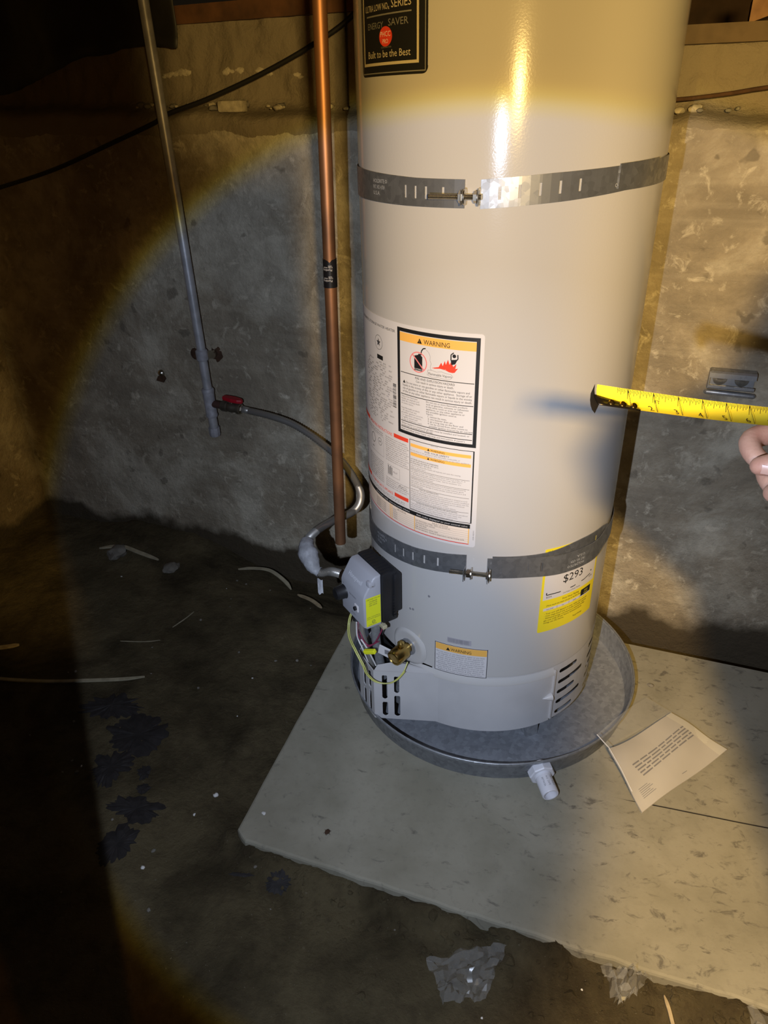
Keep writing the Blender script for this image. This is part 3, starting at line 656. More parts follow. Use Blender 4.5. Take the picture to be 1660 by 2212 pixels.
# tubes and wires below the control
MB().tube([G(0.020, 0.330, 0.318), G(0.020, 0.330, 0.255), G(0.020, 0.322, 0.19), G(0.020, 0.312, 0.13)], 0.0105, seg=14).build('manifold_tube', 'galv', gas, smooth=50)
pp = smoothpath([G(-0.012, 0.345, 0.318), G(-0.004, 0.352, 0.27), G(0.008, 0.345, 0.215), G(0.012, 0.335, 0.15)], 18)
MB().tube(pp, [0.0062 + 0.0009 * (i % 2) for i in range(len(pp))], seg=12).build('flex_tube', 'steel_hose', gas, smooth=60)
MB().tube(smoothpath([G(-0.028, 0.350, 0.312), G(-0.022, 0.356, 0.290)], 2), 0.008, seg=10).build('plug', 'black_plastic', gas, smooth=40)
for m_, pts in (('wire_r', [G(-0.024, 0.354, 0.292), G(-0.005, 0.362, 0.262), G(0.015, 0.352, 0.240), G(0.030, 0.340, 0.252), G(0.042, 0.330, 0.285), G(0.046, 0.327, 0.300)]),
                ('wire_w', [G(-0.022, 0.356, 0.290), G(-0.003, 0.366, 0.262), G(0.012, 0.362, 0.236), G(0.016, 0.350, 0.19)]),
                ('wire_w', [G(0.004, 0.360, 0.255), G(0.018, 0.352, 0.233), G(0.026, 0.335, 0.18)]),
                ('wire_r', [G(-0.020, 0.352, 0.292), G(0.000, 0.358, 0.266), G(0.018, 0.350, 0.243), G(0.040, 0.334, 0.262)])):
    MB().tube(smoothpath(pts, 8), 0.0019, seg=6).build('wire', m_, gas, smooth=60)
ws = [(-0.2950, -0.1960, 0.318), (-0.3030, -0.2200, 0.298), (-0.3000, -0.2450, 0.270), (-0.2800, -0.2700, 0.247), (-0.262, -0.285, 0.222), (-0.252, -0.290, 0.200), (-0.232, -0.292, 0.182), (-0.205, -0.292, 0.180), (-0.185, -0.291, 0.192), (-0.168, -0.285, 0.213), (-0.160, -0.272, 0.232)]
MB().tube(smoothpath(ws, 8), 0.0015, seg=6).build('wire', 'wire_y', gas, smooth=60)
MB().tube(smoothpath([Vector(q) + Vector((0.004, -0.002, 0.003)) for q in ws[:-1]], 8), 0.0013, seg=6).build('wire', 'wire_y', gas, smooth=60)
MB().rbox((-0.245, -0.278, 0.258), (0.032, 0.010, 0.010), Matrix.Rotation(R_(-25), 3, 'Y') @ Matrix.Rotation(R_(-20), 3, 'Z'), r=0.002).build('wire_wrap', 'valve_yellow', gas)
MB().rbox(G(0.046, 0.325, 0.309), (0.022, 0.012, 0.010), GM, r=0.002).build('connector', simple('tan_plastic', (0.45, 0.40, 0.26), 0.5), gas)

# brass drain valve in its round dish
dv = math.radians(-35.2); dn = Vector((math.sin(dv), -math.cos(dv), 0)); dp = dn * 0.2800 + Vector((0, 0, 0.243))
dr = MB().lathe([(0.0, 0.004), (0.012, 0.004), (0.0125, 0.016), (0.0185, 0.018), (0.0195, 0.022), (0.0195, 0.050), (0.018, 0.054), (0.0145, 0.055), (0.013, 0.053), (0.0, 0.053)], dp, dn + Vector((0, 0, -0.10)), seg=26).build('drain_valve', 'brass', wh, smooth=35)
MB().lathe([(0.006, 0.0), (0.0085, 0.003), (0.0085, 0.010), (0.004, 0.014), (0.0, 0.014)], dp + dn * 0.028 + Vector((0, 0, 0.016)), Vector((0, 0, 1)), seg=16).build('stem', 'brass', dr, smooth=35)
MB().lathe([(0.0215, 0.0012), (0.021, 0.005), (0.0135, 0.006), (0.012, 0.003)], dp, dn, seg=28).build('escutcheon', 'galv', dr, smooth=35)
MB().lathe([(0.050, -0.003), (0.044, 0.0035), (0.038, 0.0042), (0.026, 0.0026), (0.010, 0.0022)], dp, dn, seg=40).build('dish', 'paint', wh, smooth=60)
for (u, v) in ((-0.168, 0.352), (-0.160, 0.354), (-0.052 * 0 - 0.118, 0.407)):
    f_ = on_tank(0.2803); MB().lathe([(0.0, 0.0016), (0.0024, 0.001), (0.003, 0.0)], f_(u, v), (f_(u, v) * 1).normalized() * 0 + Vector((math.sin(u / RT), -math.cos(u / RT), 0)), seg=10).build('rivet', 'ink_grey', wh)

# --- brand badge
T0 = 0.2803
bd = label_sheet('badge', 'black', wh, -0.298, -0.131, 1.3695, 1.640, T0 + 0.0012, rad=0.010, th=0.0012)
fn = on_tank(T0 + 0.0012)
p = Print(fn).frame(-0.2945, -0.1345, 1.3730, 1.636, 0.0016, 0.0004); p.build('border', 'badge_grey', bd)
p = Print(fn).frame(-0.2885, -0.1470, 1.3840, 1.630, 0.0040, 0.0004)
p.text('Built to be the Best', -0.2170, 1.3945, 0.0100, width=0.108, align='C', lift=0.0005)
p.text('ULTRA LOW NO', -0.278, 1.4560, 0.0088, width=0.066, lift=0.0005).text('x', -0.2115, 1.4555, 0.006, lift=0.0005).text('SERIES', -0.2035, 1.4570, 0.0110, width=0.042, lift=0.0005)
p.build('badge_print', 'badge_line', bd)
p = Print(fn).rect(-0.274, -0.161, 1.4490, 1.4510, 0.0004).text('ENERGY', -0.270, 1.4330, 0.0088, width=0.046, lift=0.0005).text('SAVER', -0.211, 1.4345, 0.0095, width=0.044, lift=0.0005)
p.text('CONTRACTOR', -0.217, 1.4065, 0.0022, width=0.026, align='C', lift=0.0005); p.build('badge_print', 'badge_grey', bd)
lg = Print(fn).disc(-0.2185, 1.4215, 0.0165, 0.0005, sy=0.80).build('logo', 'red', bd)
Print(fn).text('PHCC', -0.2185, 1.4215, 0.0070, width=0.026, align='C', lift=0.0009).text('PRO', -0.2185, 1.4125, 0.0060, width=0.014, align='C', lift=0.0009).build('logo_print', 'cream', lg)

# --- big instruction label
LB = label_sheet('instruction_label', 'paper', wh, -0.420, -0.0215, 0.5530, 0.9840, T0 + 0.0007, rad=0.006)
fn = on_tank(T0 + 0.0007)
pk = Print(fn); pi = Print(fn); pg = Print(fn); po = Print(fn); pr = Print(fn); pc = Print(fn); pw = Print(fn); ps = Print(fn)
def tri(P, u, v, h, lift): P.poly([(u - h * 0.55, v), (u + h * 0.55, v), (u, v + h)], lift)
# warning panel 1
pk.frame(-0.1985, -0.0285, 0.7705, 0.9770, 0.0068, 0.0004)
po.rect(-0.1917, -0.0353, 0.9530, 0.9690, 0.0004)
tri(pk, -0.1440, 0.9550, 0.0095, 0.0007); pk.text('WARNING', -0.1350, 0.9553, 0.0088, width=0.052, lift=0.0008); po.text('!', -0.1449, 0.9560, 0.0055, lift=0.0009)
for v in (0.8935, 0.8510, 0.7965, 0.7845): pk.rect(-0.1900, -0.0365, v, v + 0.0013, 0.0004)
# petrol can struck through, vapour, flames and a figure
can = [(-0.156, 0.904), (-0.138, 0.904), (-0.138, 0.931), (-0.142, 0.934), (-0.142, 0.936), (-0.147, 0.936), (-0.147, 0.934), (-0.156, 0.931)]
pk.poly(can, 0.0004); pk.stroke([(-0.141, 0.934), (-0.140, 0.942), (-0.136, 0.947), (-0.131, 0.948)], 0.0022, 0.0004)
pw.text('FLAMMABLE', -0.147, 0.9055, 0.003, width=0.016, align='C', lift=0.0008)
pr.ring(-0.147, 0.920, 0.0195, 0.0020, 0.0009, sy=1.0); pr.stroke([(-0.1605, 0.9335), (-0.1335, 0.9065)], 0.0024, 0.0009)
pg.stroke([(-0.130, 0.946), (-0.124, 0.941), (-0.121, 0.934), (-0.122, 0.928), (-0.119, 0.922), (-0.121, 0.915), (-0.119, 0.909)], 0.0005, 0.0004)
pg.stroke([(-0.126, 0.909), (-0.118, 0.910), (-0.108, 0.908), (-0.098, 0.910), (-0.090, 0.908), (-0.080, 0.9075), (-0.076, 0.903), (-0.081, 0.898), (-0.092, 0.897), (-0.105, 0.8985), (-0.118, 0.897), (-0.127, 0.900), (-0.126, 0.909)], 0.0005, 0.0004)
ps.poly([(-0.118, 0.9145), (-0.104, 0.918), (-0.099, 0.927), (-0.096, 0.921), (-0.092, 0.931), (-0.090, 0.924), (-0.086, 0.934), (-0.083, 0.925), (-0.080, 0.931), (-0.076, 0.922), (-0.070, 0.928), (-0.072, 0.9185), (-0.067, 0.920), (-0.073, 0.9115), (-0.077, 0.9105)], 0.0004)
pk.disc(-0.0745, 0.9415, 0.0034, 0.0006); pk.stroke([(-0.0805, 0.9335), (-0.0805, 0.9435), (-0.0755, 0.9475)], 0.0020, 0.0006); pk.stroke([(-0.0680, 0.9445), (-0.0675, 0.9365), (-0.072, 0.9335)], 0.0020, 0.0006)
pk.poly([(-0.0810, 0.934), (-0.0680, 0.936), (-0.0725, 0.927), (-0.0795, 0.925)], 0.0006)
pi.text('Flammable Vapors', -0.1015, 0.9008, 0.0048, width=0.046, align='C', lift=0.0005)
pi.text('FIRE AND EXPLOSION HAZARD', -0.113, 0.8868, 0.0046, width=0.082, align='C', lift=0.0005)
pi.text('Can result in serious injury or death.', -0.113, 0.8807, 0.0044, width=0.078, align='C', lift=0.0005)
tri(pk, -0.1810, 0.8740, 0.0060, 0.0005)
for k, (s, w_) in enumerate((('Do not store or use gasoline or other flammable vapors and', 0.132), ('liquids in the vicinity of this or any other appliance.  Storage of or', 0.145), ('use of gasoline or other flammable vapors or liquids in the vicinity', 0.145), ('of this or any other appliance can result in serious injury or death.', 0.145))):
    pi.text(s, -0.1760 if k == 0 else -0.1845, 0.8742 - 0.0060 * k, 0.0042, width=w_, lift=0.0005)
for k, s in enumerate(('Vapors from flammable', 'liquids can explode and', 'catch fire causing death', 'or severe burns.', '', 'Keep flammable products:', '1. far away from any', '   possible ignition source,', '2. in approved containers,', '3. tightly closed and', "4. out of children's reach.")):
    if s: pg.text(s, -0.1885, 0.8462 - 0.0047 * k, 0.0034, width=0.0019 * len(s), lift=0.0005)
for k, s in enumerate(('Do not use or store flammable products', 'such as gasoline, solvents or adhesives', 'in the same room or area near this', 'appliance, or any other appliance or', 'any possible ignition source.', 'Vapors:', '  1. cannot be seen,', '  2. are heavier than air,', '  3. go a long way on the floor and', '  4. can be carried from other rooms to', '     possible ignition sources by air currents')):
    pi.text(s, -0.1290 + (0.004 if s[0] == ' ' else 0) + (0.003 if s[:3] == '   ' else 0), 0.8462 - 0.0047 * k, 0.0034, width=0.00215 * len(s.strip()), lift=0.0005)
for k, s in enumerate(('Water heaters in residential garages must be installed and located, or', 'protected, to avoid physical damage.', 'Read and follow water heater warnings and instructions. If owner\'s', 'manual is missing, contact the distributor or manufacturer.')):
    pi.text(s, -0.1885, (0.7912, 0.7867, 0.7797, 0.7778 - 0.0022)[k] if k != 3 else 0.7752, 0.0032, width=0.0021 * len(s), lift=0.0005)
# warning panel 2
pk.frame(-0.1680, -0.0315, 0.6075, 0.7635, 0.0012, 0.0004); pk.rect(-0.0330, -0.0305, 0.6075, 0.7635, 0.0004)
pg.text('INSTRUCTIONS', -0.110, 0.7600, 0.0016, width=0.016, align='C', lift=0.0005)
for v in (0.7480, 0.7290): po.rect(-0.1655, -0.0365, v, v + 0.0068, 0.0004)
for v in (0.7492, 0.7302): tri(pk, -0.1230, v, 0.0048, 0.0007); pk.text('WARNING', -0.1185, v, 0.0044, width=0.030, lift=0.0007)
pk.text('FOR YOUR SAFETY', -0.105, 0.7432, 0.0034, width=0.052, align='C', lift=0.0005)
body = ['Do not store or use gasoline or other flammable, combustible, or', 'corrosive vapors or liquids in the vicinity of this or any other appliance.', None, None, 'HOT WATER CAN PRODUCE 3RD DEGREE BURNS', 'IN LESS THAN 6 SECONDS AT 140 F (60 C)', 'IN 30 SECONDS AT 130 F (54 C)', 'Vapors from flammable liquids will explode and catch fire causing', 'death or severe burns.', '-', 'This appliance must be installed in accordance with local codes, or, in', 'the absence of local codes, the National Fuel Gas Code, ANSI Z223.1', 'or the CAN/CGA-B149 Installation Codes.  Not for installation of a', 'Manufactured Home (Mobile Home).', '-', 'CAUTION: Operation of this water heater in an atmosphere contaminated by', 'electrophilic, any chlorinated hydrocarbon or strong oxidizing agents,', 'will result in serious damage to active anodes, internal steel parts and', 'void the warranty.', '-', '            STATE OF CALIFORNIA NOTICE', 'IMPORTANT: This water heater must be braced, anchored or strapped to avoid', 'falling or moving during an earthquake. See instructions for correct installation', 'procedures. If not installed, operated and maintained in accordance with the', 'manufacturer\'s instructions this product could expose you to substances', 'in fuel combustion which can cause death or serious', 'illness and which are known to cause cancer or birth defects.', '-', '        SUITABLE FOR WATER (POTABLE) HEATING AND SPACE HEATING', 'Toxic chemicals, such as used for boiler treatment, shall not be introduced', 'into the potable water used for space heating. This water heater may', 'not be connected to any existing heating system or component(s)', 'previously used with a nonpotable water heating appliance.']
v = 0.7395
for s in body:
    if s is None: v -= 0.0052; continue
    if s == '-': pk.rect(-0.1650, -0.0375, v + 0.0014, v + 0.0020, 0.0004); v -= 0.0024; continue
    (pi if s.isupper() else pg).text(s.strip(), -0.1650 + 0.0018 * (len(s) - len(s.lstrip())), v, 0.0028, width=min(0.128, 0.00168 * len(s.strip())), lift=0.0005); v -= 0.00425
# left column: rating data
pi.text('AUTOMATIC STORAGE WATER HEATER', -0.2050, 0.9640, 0.0052, width=0.150, align='R', lift=0.0005)
pi.ring(-0.262, 0.9330, 0.0150, 0.0008, 0.0004, sy=0.95)
pi.poly([( -0.262 + (0.0085 if k % 2 == 0 else 0.0035) * math.sin(R_(36 * k)), 0.933 + (0.0085 if k % 2 == 0 else 0.0035) * math.cos(R_(36 * k))) for k in range(10)], 0.0005)
pk.rect(-0.2690, -0.2460, 0.9005, 0.9090, 0.0004)
rnd = random.Random(3)
WD = ['MODEL', 'SERIAL', 'INPUT BTU/HR', 'CAPACITY', 'NAT GAS', '40000', 'MAX PRESSURE', 'PSI', 'MANIFOLD', 'IN. W.C.', 'RECOVERY', 'GAL/HR', 'TEST', 'INLET', 'MIN', 'RATED', 'TYPE', '50', '150', 'ANS Z21.10.1', 'ULTRA LOW NOX']
v = 0.894
while v > 0.772:
    u = -0.330 + rnd.random() * 0.02
    while u < -0.222:
        s = rnd.choice(WD); w_ = 0.0019 * len(s)
        if u + w_ > -0.208 or rnd.random() < 0.22: u += 0.016; continue
        pg.text(s, u, v, 0.0030, width=w_, lift=0.0005); u += w_ + 0.004 + rnd.random() * 0.010
    v -= 0.0048
for k in range(22):
    pi.rect(-0.2130, -0.2035, 0.8170 + 0.0022 * k, 0.8170 + 0.0022 * k + rnd.choice((0.0007, 0.0012, 0.0016)), 0.0004)
# operating instructions
for v in (0.7530, 0.6200):
    ps.rect(-0.2130, -0.1715, v, v + 0.0085, 0.0004); ps.rect(-0.3800, -0.3230, v, v + 0.0085, 0.0004)
ps.text('OPERATING INSTRUCTIONS', -0.2180, 0.7530, 0.0068, width=0.100, align='R', lift=0.0005)
ps.text('TO TURN OFF GAS TO APPLIANCE', -0.2180, 0.6200, 0.0062, width=0.100, align='R', lift=0.0005)
SN = ['Turn off all electric power to the appliance', 'Set the thermostat to lowest setting', 'Wait five minutes to clear out any gas', 'If you smell gas STOP! Follow B above', 'Rotate the knob to the OFF position', 'The igniter will spark and light the pilot', 'Observe status light next to dial', 'Follow the gas supplier instructions', 'To light the burner see instructions', 'Replace any part that has been under water']
v = 0.745; k = 0
while v > 0.632:
    if not 0.655 < v < 0.692 : pg.text(SN[k % 10], -0.2420, v, 0.0030, width=0.066 + 0.003 * (k % 3), lift=0.0005)
    if v < 0.685 or v > 0.74: pg.text(SN[(k + 4) % 10], -0.3300, v, 0.0030, width=0.078, lift=0.0005)
    v -= 0.0046; k += 1
for k in range(2): pg.text(SN[k + 2], -0.330, 0.613 - 0.0042 * k, 0.0028, width=0.148, lift=0.0005)
pi.ring(-0.300, 0.722, 0.0110, 0.0012, 0.0004); pi.ring(-0.266, 0.724, 0.0085, 0.0008, 0.0004); pi.text('OFF', -0.2705, 0.722, 0.0040, lift=0.0005); pi.text('HOT', -0.306, 0.700, 0.004, lift=0.0005)
pg.frame(-0.318, -0.250, 0.694, 0.738, 0.0005, 0.0004); pg.frame(-0.236, -0.196, 0.662, 0.686, 0.0005, 0.0004)
for k in range(4): pi.rect(-0.234 + 0.004 * k, -0.232 + 0.004 * k, 0.664, 0.684 - 0.002 * (k % 2), 0.0004)
pg.text('PILOT', -0.216, 0.672, 0.004, lift=0.0005)
pi.stroke([(-0.200, 0.645), (-0.195, 0.652), (-0.193, 0.644), (-0.188, 0.650), (-0.186, 0.644), (-0.178, 0.646)], 0.0007, 0.0004)
# fault table
pk.rect(-0.400, -0.0330, 0.5955, 0.6050, 0.0004)
pw.text('STATUS LIGHT CODES  observe the number of flashes', -0.2900, 0.5985, 0.0034, width=0.122, lift=0.0007).text('flash codes displayed on your control valve', -0.150, 0.5985, 0.0034, width=0.112, lift=0.0007)
pc.rect(-0.400, -0.0345, 0.5620, 0.5952, 0.0002)
for u in (-0.2300, -0.2240, -0.1560, -0.0362): po.rect(u, u + 0.0018, 0.5610, 0.5950, 0.0005)
for k in range(6): pg.rect(-0.400, -0.0360, 0.5660 + 0.0046 * k, 0.5663 + 0.0046 * k, 0.0005)
ps.rect(-0.400, -0.0345, 0.5585, 0.5603, 0.0004)
pi.text('LED STATUS', -0.205, 0.5900, 0.0034, width=0.026, lift=0.0007).text('FAULT STATUS', -0.095, 0.5900, 0.0036, width=0.034, align='C', lift=0.0007)
for k, s in enumerate(('Low thermopile voltage. Valve not turned on', 'Temperature limit reached', 'Gas valve fault', 'High temperature sensor fault', 'Normal operation. Standard temperature during heating cycle')):
    pi.text(s, -0.1530, 0.5860 - 0.0048 * k, 0.0030, width=0.00185 * len(s), lift=0.0007)
for k, s in enumerate(('1 flash', '2 flashes', '4 flashes', '5 flashes', '7 flashes')): pg.text(s, -0.2200, 0.5860 - 0.0048 * k, 0.0030, width=0.0017 * len(s), lift=0.0007); pg.text('Heartbeat, no fault', -0.290, 0.5860 - 0.0048 * k, 0.0030, width=0.045, lift=0.0007)
pg.text('238-48341', -0.0245, 0.5700, 0.0026, width=0.022, rot=math.pi / 2, lift=0.0005)
for P, n_, m_ in ((pk, 'black_print', 'black'), (pi, 'dark_print', 'ink'), (pg, 'grey_print', 'ink_grey'), (po, 'orange_print', 'orange'), (pr, 'rose_print', 'rose'), (pc, 'cream_panel', 'cream'), (pw, 'white_print', 'paper'), (ps, 'red_print', 'red')): P.build(n_, m_, LB)

# --- small warning label above the door
WL = label_sheet('warning_label', 'paper', wh, -0.1015, 0.0185, 0.2115, 0.2935, T0 + 0.0007, rad=0.003)
pk = Print(fn).frame(-0.1010, 0.0180, 0.2120, 0.2930, 0.0014, 0.0004); po = Print(fn).rect(-0.0990, 0.0160, 0.2735, 0.2910, 0.0004)
tri(pk, -0.0700, 0.2765, 0.0085, 0.0007); pk.text('WARNING', -0.0640, 0.2765, 0.0085, width=0.046, lift=0.0007)
po.build('orange_band', 'orange', WL); pk.build('black_print', 'black', WL); pg = Print(fn)
for k, s in enumerate(('Do not store or use flammable vapor or any item', 'or liquids in the vicinity of this appliance.', 'Do not obstruct the flow of combustion air,', 'Keep the burner area clear and free of', 'Do not install without the required clearances', 'proper operation of the water heater.', 'Flammable vapors and ignition sources can', 'this appliance is designed to shut down and', 'must not be operated if the sensor is', 'Replace the heater if exposed to flood water.')):
    pg.text(s, -0.0965 + 0.004 * (k % 2), 0.2665 - 0.0056 * k, 0.0040, width=0.108 - 0.006 * (k % 2), lift=0.0005)
pg.build('grey_print', 'ink_grey', WL)
BL = label_sheet('serial_sticker', simple('sticker_grey', (0.36, 0.34, 0.36), 0.5), wh, -0.0725, -0.0190, 0.2995, 0.3130, T0 + 0.0006, rad=0.001)
pk = Print(fn)
for k in range(30): pk.rect(-0.0710 + 0.0016 * k, -0.0710 + 0.0016 * k + rnd.choice((0.0005, 0.0008, 0.0011)), 0.3025, 0.3118, 0.0003)
pk.text('50T6FBN 48 1011', -0.070, 0.3000, 0.0022, width=0.046, lift=0.0003).build('bars', 'ink_grey', BL)

# --- yellow energy label tucked under the lower strap
EL = label_sheet('energy_label', 'yellow', wh, 0.1235, 0.2860, 0.3290, 0.5420, T0 + 0.0012, rad=0.003, th=0.0008)
fn = on_tank(T0 + 0.0012)
Print(fn).rect(0.1285, 0.2790, 0.4140, 0.5000, 0.0004).rect(0.1320, 0.2700, 0.3855, 0.3925, 0.0004).build('white_panel', 'paper', EL)
pk = Print(fn).text('$293', 0.203, 0.4480, 0.0200, width=0.056, align='C', lift=0.0008)
pk.stroke([(0.1360, 0.4290), (0.1360, 0.4330), (0.1360, 0.4270), (0.165, 0.4265), (0.205, 0.4275), (0.240, 0.4310), (0.262, 0.4360)], 0.0022, 0.0008); pk.disc(0.2635, 0.4440, 0.0020, 0.0008)
pk.text('$224', 0.1360, 0.4190, 0.0044, width=0.013, lift=0.0008).text('$298', 0.258, 0.4280, 0.0038, width=0.011, lift=0.0008).text('Cost Range of Similar Models', 0.203, 0.4190, 0.0032, width=0.050, align='C', lift=0.0008).text('Estimated Yearly Energy Cost', 0.203, 0.4800, 0.0042, width=0.070, align='C', lift=0.0008)
pk.text('First Hour Rating', 0.203, 0.4035, 0.0050, width=0.048, align='C', lift=0.0008).text('(How much hot water you get in the first hour of use)', 0.195, 0.3965, 0.0042, width=0.112, align='C', lift=0.0008)
for k, s in enumerate(('very small', 'low', 'medium')): pk.text(s, 0.148 + 0.034 * k, 0.3872, 0.0032, width=0.0017 * len(s), align='C', lift=0.0008)
for u in (0.166, 0.199, 0.232): pk.rect(u, u + 0.0006, 0.3855, 0.3925, 0.0006)
pk.rect(0.2350, 0.2700, 0.3880, 0.4045, 0.0006)
for k, s in enumerate(('Your cost will depend on your utility rates and use.', 'Cost range based only on models of similar capacity', 'Estimated energy cost based on a national average', 'gas cost of $1.09 per therm. Estimated yearly', 'energy use 242 therms.')):
    pk.text(('- ' if k in (0, 1, 2) else '   ') + s, 0.1360, 0.3755 - 0.0060 * k, 0.0042, width=0.0024 * len(s), lift=0.0008)
pk.text('ftc.gov/energy', 0.232, 0.3420, 0.0042, width=0.030, align='C', lift=0.0008).text('U.S. Government', 0.1300, 0.5350, 0.0038, width=0.026, lift=0.0008)
pk.build('black_print', 'black', EL)
Print(fn).text('HIGH', 0.2525, 0.3970, 0.0040, width=0.012, align='C', lift=0.0011).text('USAGE', 0.2525, 0.3910, 0.0036, width=0.014, align='C', lift=0.0011).build('yellow_print', 'yellow', EL)

# ------------------------------------------------------------------ seismic straps
def band(cols, zt, zb, rr, slot=(0.28, 0.72)):
    """cols: list of (theta0, theta1, has_slot) in degrees"""
    mb = MB()
    def P(th, f): a = R_(th); r = rr(th); return Vector((r * math.sin(a), -r * math.cos(a), zb(th) + (zt(th) - zb(th)) * f))
    for t0, t1, h in cols:
        segs = [(0, slot[0]), (slot[1], 1)] if h else [(0, 1)]
        n = 1 if h else max(1, int((t1 - t0) / 2.5))
        for i in range(n):
            a, b = t0 + (t1 - t0) * i / n, t0 + (t1 - t0) * (i + 1) / n
            for f0, f1 in segs: mb.add([P(a, f0), P(b, f0), P(b, f1), P(a, f1)], [(0, 1, 2, 3)])
    return mb
def make_band(name, parent, t0, t1, slots, zt, zb, rr):
    cols = []; t = t0
    for s in slots: cols += [(t, s - 0.45, False), (s - 0.45, s + 0.45, True)]; t = s + 0.45
    cols.append((t, t1, False))
    mb = band(cols, zt, zb, rr); o = mb.build(name, 'strap', parent, fix=False)
    b = bmesh.new(); b.from_mesh(o.data); bmesh.ops.remove_doubles(b, verts=b.verts[:], dist=1e-5)
    b.to_mesh(o.data); b.free()
    so = o.modifiers.new('thickness', 'SOLIDIFY'); so.thickness = 0.0013; so.offset = 1
    return o
def lerp_tab(tab):
    def f(x):
        if x <= tab[0][0]: return tab[0][1]
        for (a, b), (c, d) in zip(tab, tab[1:]):
            if x <= c: return b + (d - b) * (x - a) / (c - a)
        return tab[-1][1]
    return f
def hexnut(c, ax, r, h): return MB().lathe([(0.0, 0), (r, 0), (r, h), (0.0, h)], c, ax, seg=6)
def make_bolt(parent, pa, pb, nut_f, head_f):
    pa, pb = Vector(pa), Vector(pb); ax = (pb - pa).normalized(); L = (pb - pa).length
    n = int(L / 0.0009); MB().tube([pa + ax * L * i / n for i in range(n + 1)], [0.0042 + (0.00035 if i % 2 else -0.00035) for i in range(n + 1)], seg=12).build('bolt', 'zinc', parent)
    hexnut(pa + ax * L * nut_f, ax, 0.0092, 0.008).build('nut', 'zinc', parent)
    MB().lathe([(0.0045, 0), (0.0125, 0), (0.0125, 0.0022), (0.0045, 0.0022)], pa + ax * (L * nut_f + 0.0085), ax, seg=22).build('washer', 'zinc', parent, smooth=30)
    hexnut(pa + ax * L * head_f, ax, 0.0090, 0.006).build('bolt_head', 'zinc', parent)
    MB().lathe([(0.0045, 0), (0.0130, 0), (0.0130, 0.002), (0.0045, 0.002)], pa + ax * (L * head_f + 0.0065), ax, seg=22).build('washer', 'zinc', parent, smooth=30)
def make_tab(parent, th, z0, z1, r0, r1, w=0.0014):
    a = R_(th); e = Vector((math.sin(a), -math.cos(a), 0)); t = Vector((math.cos(a), math.sin(a), 0)); zc = (z0 + z1) / 2
    M = Matrix((t, e, Vector((0, 0, 1)))).transposed()
    MB().rbox(e * (r0 + r1) / 2 + Vector((0, 0, zc)), (w, r1 - r0, z1 - z0), M, r=0.0005, seg=1).build('bolt_tab', 'strap', parent)
su = thing('seismic_strap', 'upper galvanised strap with bolt around the beige water heater', 'strap', (0, 0, 1.205), 'straps around the water heater')
ztl = lerp_tab([(-170, 1.240), (-68, 1.233), (-47, 1.229), (-31, 1.226), (-13, 1.2255)]); zbl = lerp_tab([(-170, 1.192), (-67, 1.184), (-36, 1.183), (-13, 1.1835)])
ztr = lerp_tab([(-8, 1.2255), (15, 1.2335), (40, 1.2395), (70, 1.245), (170, 1.250)]); zbr = lerp_tab([(-8, 1.183), (1, 1.186), (20, 1.193), (42, 1.2025), (75, 1.206), (170, 1.21)])
bl_ = make_band('band', su, -170, -13.2, [-35.5, -31.2, -27.0, -20.6], ztl, zbl, lambda t: 0.2818)
br_ = make_band('band', su, -8.0, 170, [-2.0, 4.2, 10.6, 17.0, 23.6], ztr, zbr, lambda t: 0.2818)
make_band('overlap_band', su, 38, 60, [], lambda t: ztr(t) + 0.003, lambda t: zbr(t) + 0.005, lambda t: 0.2835)
a0 = R_(-10.6); ct = Vector((math.cos(a0), math.sin(a0), 0)); cn = Vector((math.sin(a0), -math.cos(a0), 0)); cc = cn * 0.2945 + Vector((0, 0, 1.2015))
make_bolt(su, cc - ct * 0.0690, cc + ct * 0.0170, 0.58, 0.86)
make_tab(su, -13.3, 1.190, 1.212, 0.281, 0.306); make_tab(su, -8.1, 1.190, 1.212, 0.281, 0.306)
fs_ = on_tank(0.2834)
def emboss(parent, u, zc, rot, sl=0.0):
    p = Print(fs_); sg = math.cos(rot)
    for k, (s, w_) in enumerate((('HOLDRITE', 0.036), ('PAT. NO. 4,924', 0.036), ('U.S.A.', 0.022))):
        p.text(s, u - sg * 0.018, zc + sg * (0.0075 - 0.0095 * k), 0.0062, width=w_, rot=rot + sl)
    p.ring(u + sg * 0.0225, zc + sg * 0.0105, 0.0026, 0.0008); return p.build('embossing', 'strap_bright', parent)
emboss(bl_, R_(-50) * RT, 1.2065, 0); emboss(br_, R_(42) * RT, 1.2215, math.pi, 0.04)

sl_ = thing('seismic_strap', 'lower galvanised strap with bolt crossing the yellow energy label', 'strap', (0, 0, 0.505), 'straps around the water heater')
ztl = lerp_tab([(-170, 0.480), (-68, 0.499), (-45, 0.514), (-31, 0.5195), (-7.6, 0.534)]); zbl = lerp_tab([(-170, 0.436), (-68, 0.455), (-45, 0.4665), (-31, 0.473), (-7.6, 0.488)])
ztr = lerp_tab([(1, 0.5310), (25, 0.5310), (42, 0.5300), (60, 0.5290), (80, 0.5265), (170, 0.520)]); zbr = lerp_tab([(1, 0.4840), (25, 0.4835), (45, 0.4835), (62, 0.4850), (80, 0.482), (170, 0.476)])
bl_ = make_band('band', sl_, -170, -7.6, [-43.5, -38, -32.5, -26.5, -20.0], ztl, zbl, lambda t: 0.2818)
br_ = make_band('band', sl_, 1.0, 170, [6.5, 12.0, 17.6, 23.4], ztr, zbr, lambda t: 0.2828 + 0.010 * sstep(14, 34, t) * (1 - sstep(48, 66, t)))
